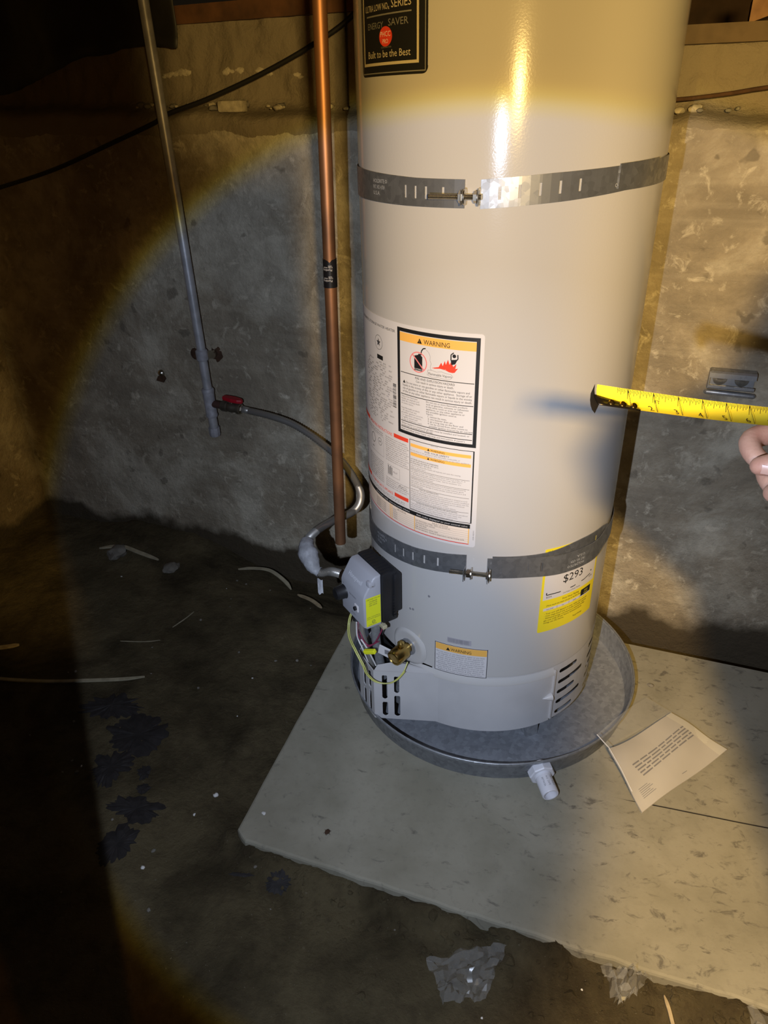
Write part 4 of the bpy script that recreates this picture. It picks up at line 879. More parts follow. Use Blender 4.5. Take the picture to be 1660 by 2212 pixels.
make_band('inner_band', sl_, 3.0, 66, [54.0], lambda t: ztr(t) + 0.0045 + 0.010 * sstep(22, 45, t) * (1 - sstep(58, 68, t)), lambda t: zbr(t) + 0.006 + 0.010 * sstep(22, 45, t) * (1 - sstep(58, 68, t)), lambda t: 0.2820)
a0 = R_(-4.0); ct = Vector((math.cos(a0), math.sin(a0), 0)); cn = Vector((math.sin(a0), -math.cos(a0), 0)); cc = cn * 0.2970 + Vector((0, 0, 0.5000))
make_bolt(sl_, cc - ct * 0.0500, cc + ct * 0.0330, 0.42, 0.90)
make_tab(sl_, -7.8, 0.486, 0.512, 0.281, 0.310); make_tab(sl_, 1.2, 0.486, 0.512, 0.281, 0.310)
emboss(bl_, R_(-55) * RT, 0.4850, 0, 0.10); 
fs_ = on_tank(0.2945); emboss(br_, R_(40) * RT, 0.5060, math.pi, 0.0)

# ------------------------------------------------------------------ copper discharge pipe
ca, cb = Vector((-0.3370, 0.010, 2.09)), Vector((-0.3720, 0.030, 0.348))
cp = thing('discharge_pipe', 'vertical copper pipe hanging beside the heater with open lower end', 'pipe', cb)
cdir = (ca - cb).normalized()
def cpos(z): return cb + (ca - cb) * ((z - cb.z) / (ca.z - cb.z))
MB().lathe([(0.0135, 0.0), (0.0135, (ca - cb).length), (0.0118, (ca - cb).length), (0.0118, 0.0)], cb, cdir, seg=24, closed=True).build('pipe', 'copper', cp, smooth=40)
mb = MB(); n = 40
t0, t1 = cpos(0.995), cpos(1.053)
for i in range(n):
    a = 2 * math.pi * i / n
    e = Vector((math.cos(a), math.sin(a), 0)); zz = 0.0035 * fbm(math.cos(a) * 2, math.sin(a) * 2, 4.0) - (0.005 * math.exp(-((a - 4.9) / 0.35) ** 2))
    mb.v += [t0 + e * 0.0147, t1 + e * 0.0147 + Vector((0, 0, zz)), t1 + e * 0.0134 + Vector((0, 0, zz)), t0 + e * 0.0134]
for i in range(n):
    j = (i + 1) % n
    for k in range(4): mb.f.append((i * 4 + k, j * 4 + k, j * 4 + (k + 1) % 4, i * 4 + (k + 1) % 4))
tp = mb.build('black_tape', 'rubber', cp, smooth=40)
def on_pipe(u, v, lift=0):
    a = u / 0.0147 - 0.02; q = cpos(v); return q + Vector((math.sin(a), -math.cos(a), 0)) * (0.0149 + lift)
p = Print(on_pipe)
for z in (1.035, 1.013): p.text('Plumbing', 0.008, z - 0.001, 0.0045, width=0.021, align='L', rot=math.pi).text('TAPE', 0.008, z + 0.0065, 0.0028, width=0.008, rot=math.pi).text('10 MIL WRAP', 0.009, z + 0.0035, 0.0028, width=0.021, rot=math.pi)
p.build('tape_print', 'paper', tp)

# ------------------------------------------------------------------ galvanised gas line on the wall
def wp(px): return px
gx = thing('gas_pipe', 'grey steel gas pipe running down the concrete wall with red valve', 'gas pipe', (-0.882, 0.511, 0.420))
g_t, g_b = Vector((-0.914, 0.518, 2.09)), Vector((-0.882, 0.511, 0.500))
def gp(z): return g_b + (g_t - g_b) * ((z - g_b.z) / (g_t.z - g_b.z))
MB().tube([gp(2.09), gp(0.55)], 0.0138, seg=20).build('pipe', 'paint_pipe', gx, smooth=40)
tee = MB().tube([gp(0.578), gp(0.574), gp(0.568), gp(0.560), gp(0.496), gp(0.490), gp(0.484)], [0.0165, 0.0195, 0.0195, 0.0180, 0.0180, 0.0195, 0.0175], seg=20).build('tee', 'fitting', gx, smooth=40)
MB().tube([gp(0.484), gp(0.446)], 0.0142, seg=18).build('drip_nipple', 'paint_pipe', gx, smooth=40)
MB().tube([gp(0.448), gp(0.424), gp(0.418)], [0.0180, 0.0180, 0.0150], seg=10).build('drip_cap', 'fitting', gx, smooth=30)
# wall stub behind the clamp and its rusty hole
cl = MB().tube([gp(0.700), gp(0.696), gp(0.670), gp(0.666)], [0.0150, 0.0185, 0.0185, 0.0155], seg=18).build('clamp', 'fitting', gx, smooth=40)
hc = wallp(wall_s(-0.862, 0.553), 0.004, 0.676); hn = -WN
MB().tube([gp(0.683) + WT * 0.006, hc + hn * 0.018, hc], [0.011, 0.0125, 0.012], seg=14).build('wall_anchor', 'zinc', gx, smooth=40)
MB().lathe([(0.0, 0.0055), (0.028, 0.005), (0.034, 0.001), (0.036, -0.004)], hc, hn, seg=18).build('anchor_plate', 'rust', gx, smooth=60)
MB().lathe([(0.0, 0.0055), (0.018, 0.005), (0.024, -0.002)], wallp(wall_s(-0.930, 0.565), 0.003, 0.668), hn, seg=14).build('anchor_plate', 'rust', gx, smooth=60)
# shut off valve
v0 = gp(0.528); vd = (Vector((-0.755, 0.480, 0.5225)) - v0).normalized()
MB().tube([v0, v0 + vd * 0.046], 0.0115, seg=14).build('nipple', simple('black_iron', (0.10, 0.05, 0.04), 0.6, 0.4), gx, smooth=40)
vb = MB().tube([v0 + vd * t for t in (0.044, 0.046, 0.064, 0.066, 0.070, 0.082, 0.088, 0.100, 0.102, 0.112, 0.114)], [0.012, 0.0165, 0.0165, 0.0135, 0.0150, 0.0165, 0.0150, 0.0140, 0.0175, 0.0175, 0.012], seg=16).build('valve', simple('dull_brass', (0.24, 0.21, 0.16), 0.45, 0.8, var=0.3), gx, smooth=35)
hp = v0 + vd * 0.080
MB().tube([hp, hp + Vector((0, 0, 0.022))], 0.007, seg=12).build('stem', 'zinc', vb, smooth=40)
hl = MB()
pl = [(-0.034, 0.002), (-0.030, 0.011), (-0.012, 0.014), (0.004, 0.016), (0.030, 0.012), (0.040, 0.004), (0.040, -0.006), (0.026, -0.012), (0.004, -0.014), (-0.014, -0.011), (-0.032, -0.008)]
side = Vector((0, 0, 1)).cross(vd).normalized()
hl.prism(pl, 0.0, 0.012, lambda x, y, h: hp + vd * (x + 0.004) * 0.95 + side * y + Vector((0, 0, 0.020 + h + 0.10 * (0.02 - x) * 0.4)))
h_o = hl.build('handle', 'red_plastic', vb); bv = h_o.modifiers.new('bevel', 'BEVEL'); bv.width = 0.003; bv.segments = 2

# ------------------------------------------------------------------ flexible gas connector
hs = [v0 + vd * 0.112, v0 + vd * 0.138 + Vector((0, 0, -0.0005)), Vector((-0.657, 0.440, 0.520)), Vector((-0.580, 0.415, 0.504)), Vector((-0.487, 0.370, 0.467)), Vector((-0.414, 0.310, 0.435)), Vector((-0.360, 0.230, 0.409)), Vector((-0.344, 0.170, 0.399)), Vector((-0.354, 0.112, 0.395)), Vector((-0.394, 0.040, 0.405)), Vector((-0.418, -0.040, 0.419)), Vector((-0.424, -0.098, 0.420)), Vector((-0.409, -0.134, 0.400)), Vector((-0.384, -0.152, 0.377)), Vector((-0.352, -0.150, 0.380)), Vector((-0.300, -0.178, 0.386))]
gc = thing('gas_connector', 'corrugated steel gas hose looping from the red valve to the heater', 'gas hose', hs[0])
path = smoothpath(hs, 26)
MB().tube(path, [0.0098 + 0.0012 * (1 if i % 2 else -1) for i in range(len(path))], seg=14).build('hose', 'steel_hose', gc, smooth=80)
MB().tube([path[-14], path[-8], path[-1]], [0.015, 0.015, 0.013], seg=8).build('end_nut', 'zinc', gc, smooth=30)
MB().tube([path[0], path[6], path[12]], [0.0145, 0.0145, 0.012], seg=8).build('end_nut', 'zinc', gc, smooth=30)
i0 = 26 * 11 - 4; i1 = 26 * 13 + 2; seg_ = path[i0:i1:3]; nn = len(seg_)
mb = MB(); mb.tube(seg_, [0.0135 + 0.009 * math.sin(math.pi * min(1, (k + 1) / nn * 1.15)) + 0.0022 * fbm(k * 0.9, 0.3) for k in range(nn)], seg=16, cap=False)
for k, vtx in enumerate(mb.v): mb.v[k] = vtx + Vector((fbm(vtx.x * 60, vtx.y * 60, vtx.z * 60), fbm(vtx.y * 60, vtx.z * 60, 3.0), fbm(vtx.z * 60, vtx.x * 60, 7.0))) * 0.0028
mb.build('tape_wrap', 'white_tape', gc, smooth=50)
e0 = seg_[-1] + Vector((-0.004, -0.010, -0.010))
MB().grid(4, 5, lambda a, b: e0 + Vector((0.012 * a + 0.004 * b, -0.016 * b - 0.002 * math.sin(a * 5), -0.030 * b - 0.004 * a + 0.003 * math.sin(a * 6 + b * 3)))).build('tape_tail', 'white_tape', gc, smooth=60, fix=False)

# ------------------------------------------------------------------ cable along the wall
cpts = [wallp(S_CORNER + 0.01, -0.03, 1.10), Vector((-1.527, 0.674, 1.138)), Vector((-1.301, 0.626, 1.190)), Vector((-1.090, 0.581, 1.255)), Vector((-0.945, 0.550, 1.301)), Vector((-0.891, 0.539, 1.324)), Vector((-0.768, 0.513, 1.355)), Vector((-0.617, 0.481, 1.402)), Vector((-0.489, 0.453, 1.450)), Vector((-0.387, 0.432, 1.498)), wallp(-0.76, -0.01, 1.56), wallp(-0.60, 0.02, 1.70)]
cb_ = MB().tube(smoothpath(cpts, 6), 0.0058, seg=10).build('cable', 'cable', org=(-0.891, 0.539, 1.32), smooth=60)
tag(cb_, 'thin black cable sagging across the concrete wall behind the pipes', 'cable')
c2 = MB().tube(smoothpath([wallp(-0.20, 0.030, 1.330), wallp(-0.10, 0.020, 1.328), wallp(0.0, 0.012, 1.336), wallp(0.10, 0.008, 1.348), wallp(0.4, 0.01, 1.372)], 6), 0.0042, seg=8).build('cable', 'rust', org=wallp(0, 0, 1.33), smooth=60)
tag(c2, 'thin brown wire along the rubble ledge right of the heater', 'cable')

# ------------------------------------------------------------------ strut bracket on the right wall
bo_ = wallp(wall_s(0.560, 0.251), 0.002, 0.745)
bk = thing('strut_bracket', 'short grey metal channel bracket fixed to the right wall', 'bracket', bo_)
def B(s, d, z): return bo_ + WT * s - WN * d + Vector((0, 0, z))
bprof = [(0.002, 0.022), (0.030, 0.022), (0.034, 0.018), (0.034, 0.006), (0.031, 0.006), (0.031, 0.017), (0.028, 0.0195), (0.005, 0.0195), (0.005, -0.0195), (0.028, -0.0195), (0.031, -0.017), (0.031, -0.012), (0.034, -0.012), (0.034, -0.018), (0.030, -0.022), (0.002, -0.022)]
MB().prism(bprof, -0.050, 0.050, lambda d, z, s: B(s, d, z)).build('channel', 'galv', bk)
MB().tube([B(-0.050, 0.018, -0.034), B(0.052, 0.018, -0.036)], 0.0062, seg=12, roundcap=True).build('rod', 'galv', bk, smooth=50)
for s in (-0.026, 0.022): MB().lathe([(0.0, 0.010), (0.006, 0.010), (0.006, 0.004), (0.016, 0.004), (0.016, 0.0)], B(s, 0.005, -0.002), -WN, seg=18).build('bolt_washer', 'zinc', bk, smooth=30)
MB().box(B(-0.051, 0.016, 0.0), (0.002, 0.030, 0.040), Matrix.Rotation(AW, 3, 'Z')).build('end_plate', 'galv', bk)
# broken form tie in the left wall area
ft = thing('form_tie', 'rusty form tie end sticking out of the left concrete wall', 'form tie', wallp(wall_s(-1.071, 0.597), 0.0, 0.582))
q = wallp(wall_s(-1.071, 0.597), 0.002, 0.582)
MB().lathe([(0.0, 0.012), (0.008, 0.010), (0.012, 0.004), (0.014, -0.003)], q + Vector((0, 0, 0.010)), -WN, seg=12).build('knob', 'zinc', ft, smooth=50)
MB().prism([(-0.022, -0.016), (0.006, -0.020), (0.016, -0.006), (0.010, 0.004), (-0.012, 0.0)], 0.0, 0.006, lambda x, z, h: q + WT * x - WN * (h + 0.001) + Vector((0, 0, z))).build('plate', 'rust', ft)

# ------------------------------------------------------------------ manual in a clear bag
bg = thing('manual_bag', 'clear plastic bag with a printed manual leaning on the drain pan rim', 'plastic bag', (0.43, -0.27, 0.0))
cA, cB, cC, cD = Vector((0.296, -0.318, 0.073)), Vector((0.360, -0.430, 0.014)), Vector((0.578, -0.232, 0.016)), Vector((0.472, -0.134, 0.022))
def bagp(a, b, lift=0.0):
    p_ = (cA * (1 - a) + cD * a) * (1 - b) + (cB * (1 - a) + cC * a) * b
    p_ = p_ + Vector((0, 0, 0.010 * math.sin(math.pi * a) * math.sin(math.pi * b) - 0.020 * math.sin(math.pi * a) * (1 - a) * (1 - b) + 0.004 * math.sin(7 * a + 3 * b) * math.sin(5 * b) + lift))
    p_.z = max(p_.z, 0.003 + lift); return p_
def sheet(fn_, nx, ny, th):
    mb = MB(); mb.grid(nx, ny, lambda a, b: fn_(a, b, 0)); m0 = len(mb.v); mb.grid(nx, ny, lambda a, b: fn_(a, b, -th)); mb.f = [f for f in mb.f[:nx * ny]] + [tuple(reversed(f)) for f in mb.f[nx * ny:]]
    def I(i, j, k): return k * m0 + j * (nx + 1) + i
    for i in range(nx): mb.f += [(I(i, 0, 0), I(i, 0, 1), I(i + 1, 0, 1), I(i + 1, 0, 0)), (I(i, ny, 0), I(i + 1, ny, 0), I(i + 1, ny, 1), I(i, ny, 1))]
    for j in range(ny): mb.f += [(I(0, j, 0), I(0, j + 1, 0), I(0, j + 1, 1), I(0, j, 1)), (I(nx, j, 0), I(nx, j, 1), I(nx, j + 1, 1), I(nx, j + 1, 0))]
    return mb
man = sheet(bagp, 26, 22, 0.003).build('manual', 'bag_paper', bg, smooth=60, fix=False)
p = Print(lambda u, v, lift: bagp(u, v, 0.0006 + lift))
rr = random.Random(11)
for k in range(5):
    a = 0.14 + 0.01 * k; b = 0.40 + 0.052 * k
    while a < 0.90:
        w_ = 0.05 + rr.random() * 0.09
        nseg = 3
        p.mb.grid(nseg, 1, lambda x, y, a=a, b=b, w_=w_: bagp(a + w_ * x, b + 0.022 * y - 0.10 * (a + w_ * x), 0.0008)); a += w_ + 0.018
for k in range(6): p.mb.grid(4, 1, lambda x, y, k=k: bagp(0.07 + (0.10 + 0.02 * (k % 3)) * x, 0.72 + 0.028 * k + 0.008 * y, 0.0008))
p.mb.grid(2, 1, lambda x, y: bagp(0.955 + 0.008 * y, 0.42 + 0.05 * x, 0.0008)); p.mb.grid(2, 1, lambda x, y: bagp(0.50 + 0.06 * x, 0.90 + 0.008 * y, 0.0008))
p.build('manual_print', 'ink_grey', man)
MB().grid(2, 20, lambda a, b: bagp(0.905 + 0.09 * a, b, 0.0012)).build('fold', simple('fold_paper', (0.66, 0.62, 0.53), 0.6), man, smooth=60, fix=False)
cE = Vector((0.274, -0.283, 0.0745)); cF = Vector((0.415, -0.110, 0.040))
def film1(a, b, lift=0):
    p_ = (cE * (1 - a) + cF * a) * (1 - b) + (bagp(0, 0) * (1 - a) + bagp(1, 0) * a) * b
    return p_ + Vector((0, 0, 0.002 + 0.010 * math.sin(math.pi * a) * (1 - b) + lift))
def film2(a, b, lift=0): return bagp(-0.02 + 1.04 * a, -0.02 + 1.04 * b, 0.0036 + 0.003 * math.sin(9 * a + 4 * b) * math.sin(3 * b) + lift)
MB().grid(14, 6, lambda a, b: film1(a, b)).build('bag_flap', 'film', bg, smooth=80, fix=False)
MB().grid(24, 20, lambda a, b: film2(a, b)).build('bag_film', 'film_bag', bg, smooth=80, fix=False)
MB().tube([film1(0, 0), film1(0, 0.5), bagp(0, 0, 0.003), bagp(0, 0.35, 0.004), bagp(0.0, 0.7, 0.004)], 0.0011, seg=6).build('bag_seam', clear_plastic('seam', (0.9, 0.9, 0.92), 0.7), bg, smooth=60)

# ------------------------------------------------------------------ tape measure blade held out in front of the heater
ta, tb = Vector((0.0915, -0.875, 1.0945)), Vector((0.300, -0.788, 1.0440))
tm = thing('tape_measure', 'yellow tape measure blade stretched out in front of the heater', 'tape measure', tb)
tdv = (tb - ta).normalized(); cam_dir = (Vector((0, -1.512, 1.325)) - (ta + tb) / 2).normalized()
tw = (Vector((0, 0, 1)) - tdv * tdv.z).normalized()                    # upward in the blade's cross direction
tn = tdv.cross(tw); tn = tn if tn.dot(cam_dir) > 0 else -tn
tilt = R_(-50); tw2 = (tw * math.cos(tilt) + tn * math.sin(tilt)).normalized(); tn2 = (tn * math.cos(tilt) - tw * math.sin(tilt)).normalized()
LT = (tb - ta).length
def blade(u, v, lift=0):          # u along, v across -1..1, cupped like a real blade
    sag = -0.0015 * math.sin(math.pi * u / LT)
    return ta + tdv * u + tw2 * (0.0105 * v) + tn2 * (0.0036 * v * v + lift) + Vector((0, 0, sag))
MB().grid(30, 8, lambda a, b: blade(a * LT, -1 + 2 * b, 0.0002)).build('blade', 'tape_yellow', tm, smooth=60, fix=False)
MB().grid(30, 8, lambda a, b: blade(a * LT, -1 + 2 * b, -0.0002)).build('blade_back', 'tape_yellow', tm, smooth=60, fix=False)
p = Print(lambda u, v, lift: blade(u, v, 0.0006 + lift))
IN = 0.0254 * 1.1; k = 0
while k * IN / 16 + 0.012 < LT:
    u = 0.004 + k * IN / 16; ln = 0.85 if k % 16 == 0 else (0.62 if k % 8 == 0 else (0.5 if k % 4 == 0 else (0.40 if k % 2 == 0 else 0.28)))
    if u > 0.020: p.mb.add([p.fn(u, 0.98, 0), p.fn(u + 0.0005, 0.98, 0), p.fn(u + 0.0005, 0.98 - ln, 0), p.fn(u, 0.98 - ln, 0)], [(0, 1, 2, 3)])
    if k % 16 == 0 and k: p.mb.add([p.fn(u, 0.98, 0), p.fn(u + 0.0006, 0.98, 0), p.fn(u + 0.0006, -0.98, 0), p.fn(u, -0.98, 0)], [(0, 1, 2, 3)])
    k += 1
def num(t, u, v, sx, sy):
    vs_, fs, w_ = text_shape(t); p.mb.add([p.fn(u - w_ * sx + x * sx, v + y * sy, 0.0001) for x, y in vs_], fs)
for k in range(1, 9): num(str(k), 0.004 + k * IN - 0.002, -0.85, 0.011, 0.85)
num('FT', 0.068, 0.10, 0.006, 0.45)
p.build('scale_print', 'black', tm)
mb = MB().grid(6, 4, lambda a, b: blade(-0.003 + 0.044 * a * (1 - 0.25 * (b > 0.6)), -1.02 + 1.15 * b * (1 - 0.45 * a), 0.0012)); hk = mb.build('end_hook', simple('hook_dark', (0.05, 0.04, 0.03), 0.3, 0.9), tm, smooth=60, fix=False)
hk.modifiers.new('thickness', 'SOLIDIFY').thickness = 0.0012
MB().grid(2, 4, lambda a, b: blade(-0.003, -1.02 + 2.0 * b, 0.0012) + (-Vector((0, 0, 1)) * 0.5 - tn2 * 0.5) * 0.012 * a).build('hook_lip', 'zinc', hk, smooth=60, fix=False)
for u in (0.012, 0.024, 0.036): MB().lathe([(0.0, 0.002), (0.0028, 0.0014), (0.0032, 0.0)], blade(u, -0.62, 0.0014), tn2, seg=12).build('rivet', 'brass', hk, smooth=50)

cse = MB().rbox((0.326, -0.800, 1.016), (0.052, 0.034, 0.056), Matrix.Rotation(R_(22), 3, 'Z'), r=0.008, seg=3).build('case', 'black_plastic', tm, smooth=40)
MB().rbox((0.326, -0.800, 1.016), (0.036, 0.0365, 0.040), Matrix.Rotation(R_(22), 3, 'Z'), r=0.004).build('case_panel', 'tape_yellow', cse, smooth=40)

# ------------------------------------------------------------------ hand and sleeve of the person measuring
hand_mb = MB()
def finger(pts, rs):
    pts2 = smoothpath(pts, 4); n = len(pts2); m = len(rs) - 1; r2 = []
    for i in range(n):
        t = i / (n - 1) * m; k = min(int(t), m - 1); r2.append(rs[k] + (rs[k + 1] - rs[k]) * (t - k))
    hand_mb.tube(pts2, r2, seg=12, roundcap=True)
HB = Vector((-0.038, -0.102, 0.044))
def V(x, y, z): return Vector((x, y, z)) + HB
# palm and back of hand
finger([V(0.420, -0.838, 0.945), V(0.392, -0.795, 0.958), V(0.362, -0.745, 0.964)], [0.027, 0.031, 0.026])
finger([V(0.415, -0.835, 0.938), V(0.392, -0.780, 0.938), V(0.366, -0.735, 0.940)], [0.024, 0.027, 0.021])
finger([V(0.395, -0.790, 0.960), V(0.372, -0.728, 0.975), V(0.360, -0.712, 0.978)], [0.022, 0.020, 0.016])
# index, middle, ring and little finger curled round the case end
finger([V(0.366, -0.716, 0.980), V(0.330, -0.690, 0.988), V(0.296, -0.698, 0.984), V(0.296, -0.720, 0.974), V(0.318, -0.734, 0.966)], [0.0135, 0.0120, 0.0112, 0.0100, 0.0085])
finger([V(0.372, -0.716, 0.960), V(0.344, -0.694, 0.962), V(0.316, -0.705, 0.956), V(0.316, -0.730, 0.948), V(0.336, -0.742, 0.944)], [0.0140, 0.0125, 0.0115, 0.0105, 0.0088])
finger([V(0.372, -0.722, 0.940), V(0.354, -0.702, 0.938), V(0.332, -0.716, 0.934), V(0.334, -0.738, 0.928), V(0.350, -0.748, 0.926)], [0.0130, 0.0118, 0.0108, 0.0098, 0.0082])
finger([V(0.380, -0.735, 0.922), V(0.358, -0.718, 0.918), V(0.336, -0.728, 0.914), V(0.338, -0.746, 0.910), V(0.354, -0.754, 0.910)], [0.0115, 0.0102, 0.0092, 0.0084, 0.0072])
# thumb lies along the near side
finger([V(0.398, -0.812, 0.972), V(0.352, -0.780, 0.986), V(0.318, -0.757, 0.986), V(0.292, -0.746, 0.977)], [0.0175, 0.0150, 0.0125, 0.0098])
finger([V(0.345, -0.770, 0.955), V(0.318, -0.757, 0.957), V(0.310, -0.748, 0.950)], [0.0160, 0.0135, 0.0105])
# forearm
hand_mb.tube([V(0.395, -0.795, 0.952), V(0.420, -0.838, 0.958), V(0.448, -0.860, 0.955)], [0.024, 0.027, 0.031], seg=16)
pe = thing('person', 'fingers and dark sleeve of a person holding the tape measure at the right edge', 'person', (0.36, -0.94, 0.95))
hd = hand_mb.build('hand', 'skin', pe, smooth=180)
rm = hd.modifiers.new('skin', 'REMESH'); rm.mode = 'VOXEL'; rm.voxel_size = 0.0022; rm.use_smooth_shade = True
sm = hd.modifiers.new('soft', 'SMOOTH'); sm.iterations = 5; sm.factor = 0.5
MB().grid(5, 5, lambda a, b: V(0.2895 + 0.012 * a, -0.7565 - 0.0050 * a, 0.974 + 0.009 * b) + Vector((0, -0.001 * math.sin(math.pi * b), 0))).build('thumbnail', 'nail', hd, smooth=60, fix=False)
sp = smoothpath([V(0.420, -0.838, 0.958), Vector((0.435, -0.975, 0.992)), Vector((0.530, -1.020, 0.970)), Vector((0.680, -1.060, 0.930)), Vector((0.860, -1.120, 0.900)), Vector((1.060, -1.220, 0.920)), Vector((1.300, -1.360, 1.000))], 8)
def sleeve_r(i):
    k = i / 8; return 0.040 + 0.012 * sstep(0, 1.5, k) + 0.018 * sstep(1.5, 4.0, k) + 0.003 * math.sin(i * 1.9) + 0.002 * math.sin(i * 0.7)
mb = MB().tube(sp, [sleeve_r(i) for i in range(len(sp))], seg=26, roundcap=False)
for k, vtx in enumerate(mb.v): mb.v[k] = vtx + Vector((1, 1, 1)) * 0.006 * fbm(vtx.x * 14, vtx.y * 14, vtx.z * 14)
slv = mb.build('sleeve', 'sleeve', pe, smooth=60)
MB().tube(sp[:4], 0.0425, seg=22, cap=False).build('cuff', 'sleeve', slv, smooth=60)

# ------------------------------------------------------------------ things lying on the dirt
def ground(x, y): return dirt_z(x, y)
def strip(name, pts, w, th, m, label, cat, group=None, lift=0.004, taper=0.3):
    P = smoothpath([Vector((x, y, ground(x, y) + lift + (z or 0))) for x, y, z in pts], 8); n = len(P); mb = MB()
    for i, q in enumerate(P):
        t = (P[min(i + 1, n - 1)] - P[max(i - 1, 0)]).normalized(); s_ = t.cross(Vector((0, 0, 1))).normalized(); f = min(1, taper + 4 * min(i, n - 1 - i) / n); u_ = Vector((0, 0, 1))
        mb.v += [q - s_ * w / 2 * f, q + s_ * w / 2 * f, q + s_ * w / 2 * f + u_ * th, q - s_ * w / 2 * f + u_ * th]
    for i in range(n - 1):
        for k in range(4): mb.f.append((i * 4 + k, i * 4 + (k + 1) % 4, i * 4 + 4 + (k + 1) % 4, i * 4 + 4 + k))
    mb.f += [(0, 1, 2, 3), (n * 4 - 1, n * 4 - 2, n * 4 - 3, n * 4 - 4)]
    return tag(mb.build(name, m, org=P[n // 2]), label, cat, group)
strip('wood_sliver', [(-1.42, -0.175, 0), (-1.318, -0.181, 0), (-1.18, -0.172, 0), (-1.056, -0.155, 0), (-0.97, -0.137, 0), (-0.916, -0.121, 0)], 0.010, 0.004, 'sliver', 'long straight pale wood sliver on the dirt at the left edge', 'wood sliver')
strip('wood_sliver', [(-0.835, 0.434, 0.02), (-0.785, 0.446, 0.035), (-0.725, 0.444, 0.040), (-0.668, 0.416, 0.028), (-0.637, 0.384, 0.01)], 0.013, 0.003, 'sliver', 'curved pale wood shaving on the dirt by the wall foot', 'wood sliver')
strip('wood_sliver', [(-1.46, -0.075, 0), (-1.40, -0.059, 0), (-1.351, -0.038, 0)], 0.014, 0.005, 'wood_pale', 'short brown wood stick at the left edge of the floor', 'wood sliver')
strip('wood_sliver', [(-0.60, 0.335, 0.01), (-0.545, 0.300, 0.012), (-0.50, 0.255, 0.01)], 0.012, 0.003, 'wood_pale', 'thin brown bark strip behind the pad beside the hose', 'wood sliver')
strip('wood_sliver', [(-1.36, 0.470, 0.01), (-1.28, 0.478, 0.012), (-1.20, 0.452, 0.012), (-1.12, 0.430, 0.008)], 0.014, 0.005, 'sliver', 'crooked pale root on the dirt mound at the wall', 'root')
strip('straw', [(-0.93, 0.10, 0), (-0.905, 0.145, 0.002), (-0.895, 0.185, 0)], 0.003, 0.0015, 'sliver', 'single straw lying on the dirt left of the pad', 'straw')
strip('straw', [(-1.06, 0.02, 0), (-0.99, 0.030, 0.002), (-0.94, 0.035, 0)], 0.0022, 0.0015, 'sliver', 'thin horizontal straw above the long pale sliver', 'straw')
strip('twine', [(0.348, -0.705 - 0.075, 0.0), (0.352, -0.800, 0.004), (0.362, -0.835, 0.004), (0.385, -0.875, 0.004), (0.42, -0.93, 0)], 0.006, 0.003, 'wood_pale', 'tan twine on the dirt below the pad front edge', 'twine')
def lump(name, c, r, m, seed, squash=0.6, sub=2, org=True):
    bm = bmesh.new(); bmesh.ops.create_icosphere(bm, subdivisions=sub, radius=1.0)
    for v in bm.verts:
        n = v.co.normalized(); k = 1 + 0.38 * fbm(n.x * 1.3 + seed, n.y * 1.3, n.z * 1.3, 3); v.co = Vector((n.x * k, n.y * k * 0.85, n.z * k * squash)) * r
    return MB().bm(bm, c, Matrix.Rotation(seed * 2.1, 3, 'Z')).build(name, m, org=c, smooth=45)
tag(lump('pebble', Vector((-0.580, -0.469, ground(-0.58, -0.469) + 0.004)), 0.0065, 'stone_white', 3.3), 'bright white pebble on the dirt left of the pad corner', 'pebble')
tag(lump('pebble', Vector((-0.442, -0.533, 0.0015)), 0.005, 'stone_white', 1.3, 0.4), 'pale chip on top of the pad at its left corner', 'pebble')
tag(lump('pebble', Vector((0.445, -0.02, 0.003)), 0.008, 'stone', 4.3, 0.5), 'small tan chip on the pad behind the manual bag', 'pebble')
bug = thing('dead_beetle', 'tiny dark dead beetle on the pad near its front left edge', 'beetle', (-0.295, -0.56, 0.0))
lump('shell', Vector((-0.295, -0.56, 0.003)), 0.0065, 'rust', 2.2, 0.45).parent = bug; bug.children[0].location = (0, 0, 0.003)
for k, a in enumerate((0.5, 1.4, 2.4, 3.6, 4.6, 5.6)): MB().tube([(-0.295, -0.56, 0.003), (-0.295 + 0.009 * math.cos(a), -0.56 + 0.008 * math.sin(a), 0.0012)], 0.0005, seg=4).build('leg', 'rust', bug)
tag(lump('rock', Vector((-1.285, 0.458, ground(-1.285, 0.458) + 0.012)), 0.038, 'stone', 5.1, 0.55, 3), 'rounded rock half buried on the dirt mound at the left', 'rock')
tag(lump('rock', Vector((-1.06, 0.400, ground(-1.06, 0.40) + 0.006)), 0.030, 'stone', 8.1, 0.4, 3), 'flat broken stone on the dirt mound beside the crooked root', 'rock')
rs_ = random.Random(21)
for k in range(60):
    for _ in range(40):
        x, y = rs_.uniform(-1.25, 0.55), rs_.uniform(-0.98, 0.45)
        if wall_dist(x, y) < 0.02: continue
        if x > -0.53 + (y + 0.577) * 0.138 and y > slab_front(x) - 0.02: continue
        break
    r = rs_.choice((0.002, 0.0025, 0.003, 0.004, 0.005))
    tag(lump('pebble', Vector((x, y, ground(x, y) + r * 0.3)), r, 'stone_white' if rs_.random() < 0.12 else 'stone', k * 0.7, 0.6, 1), 'one of many tiny pebbles scattered over the dirt floor', 'pebble', 'tiny pebbles on the dirt')
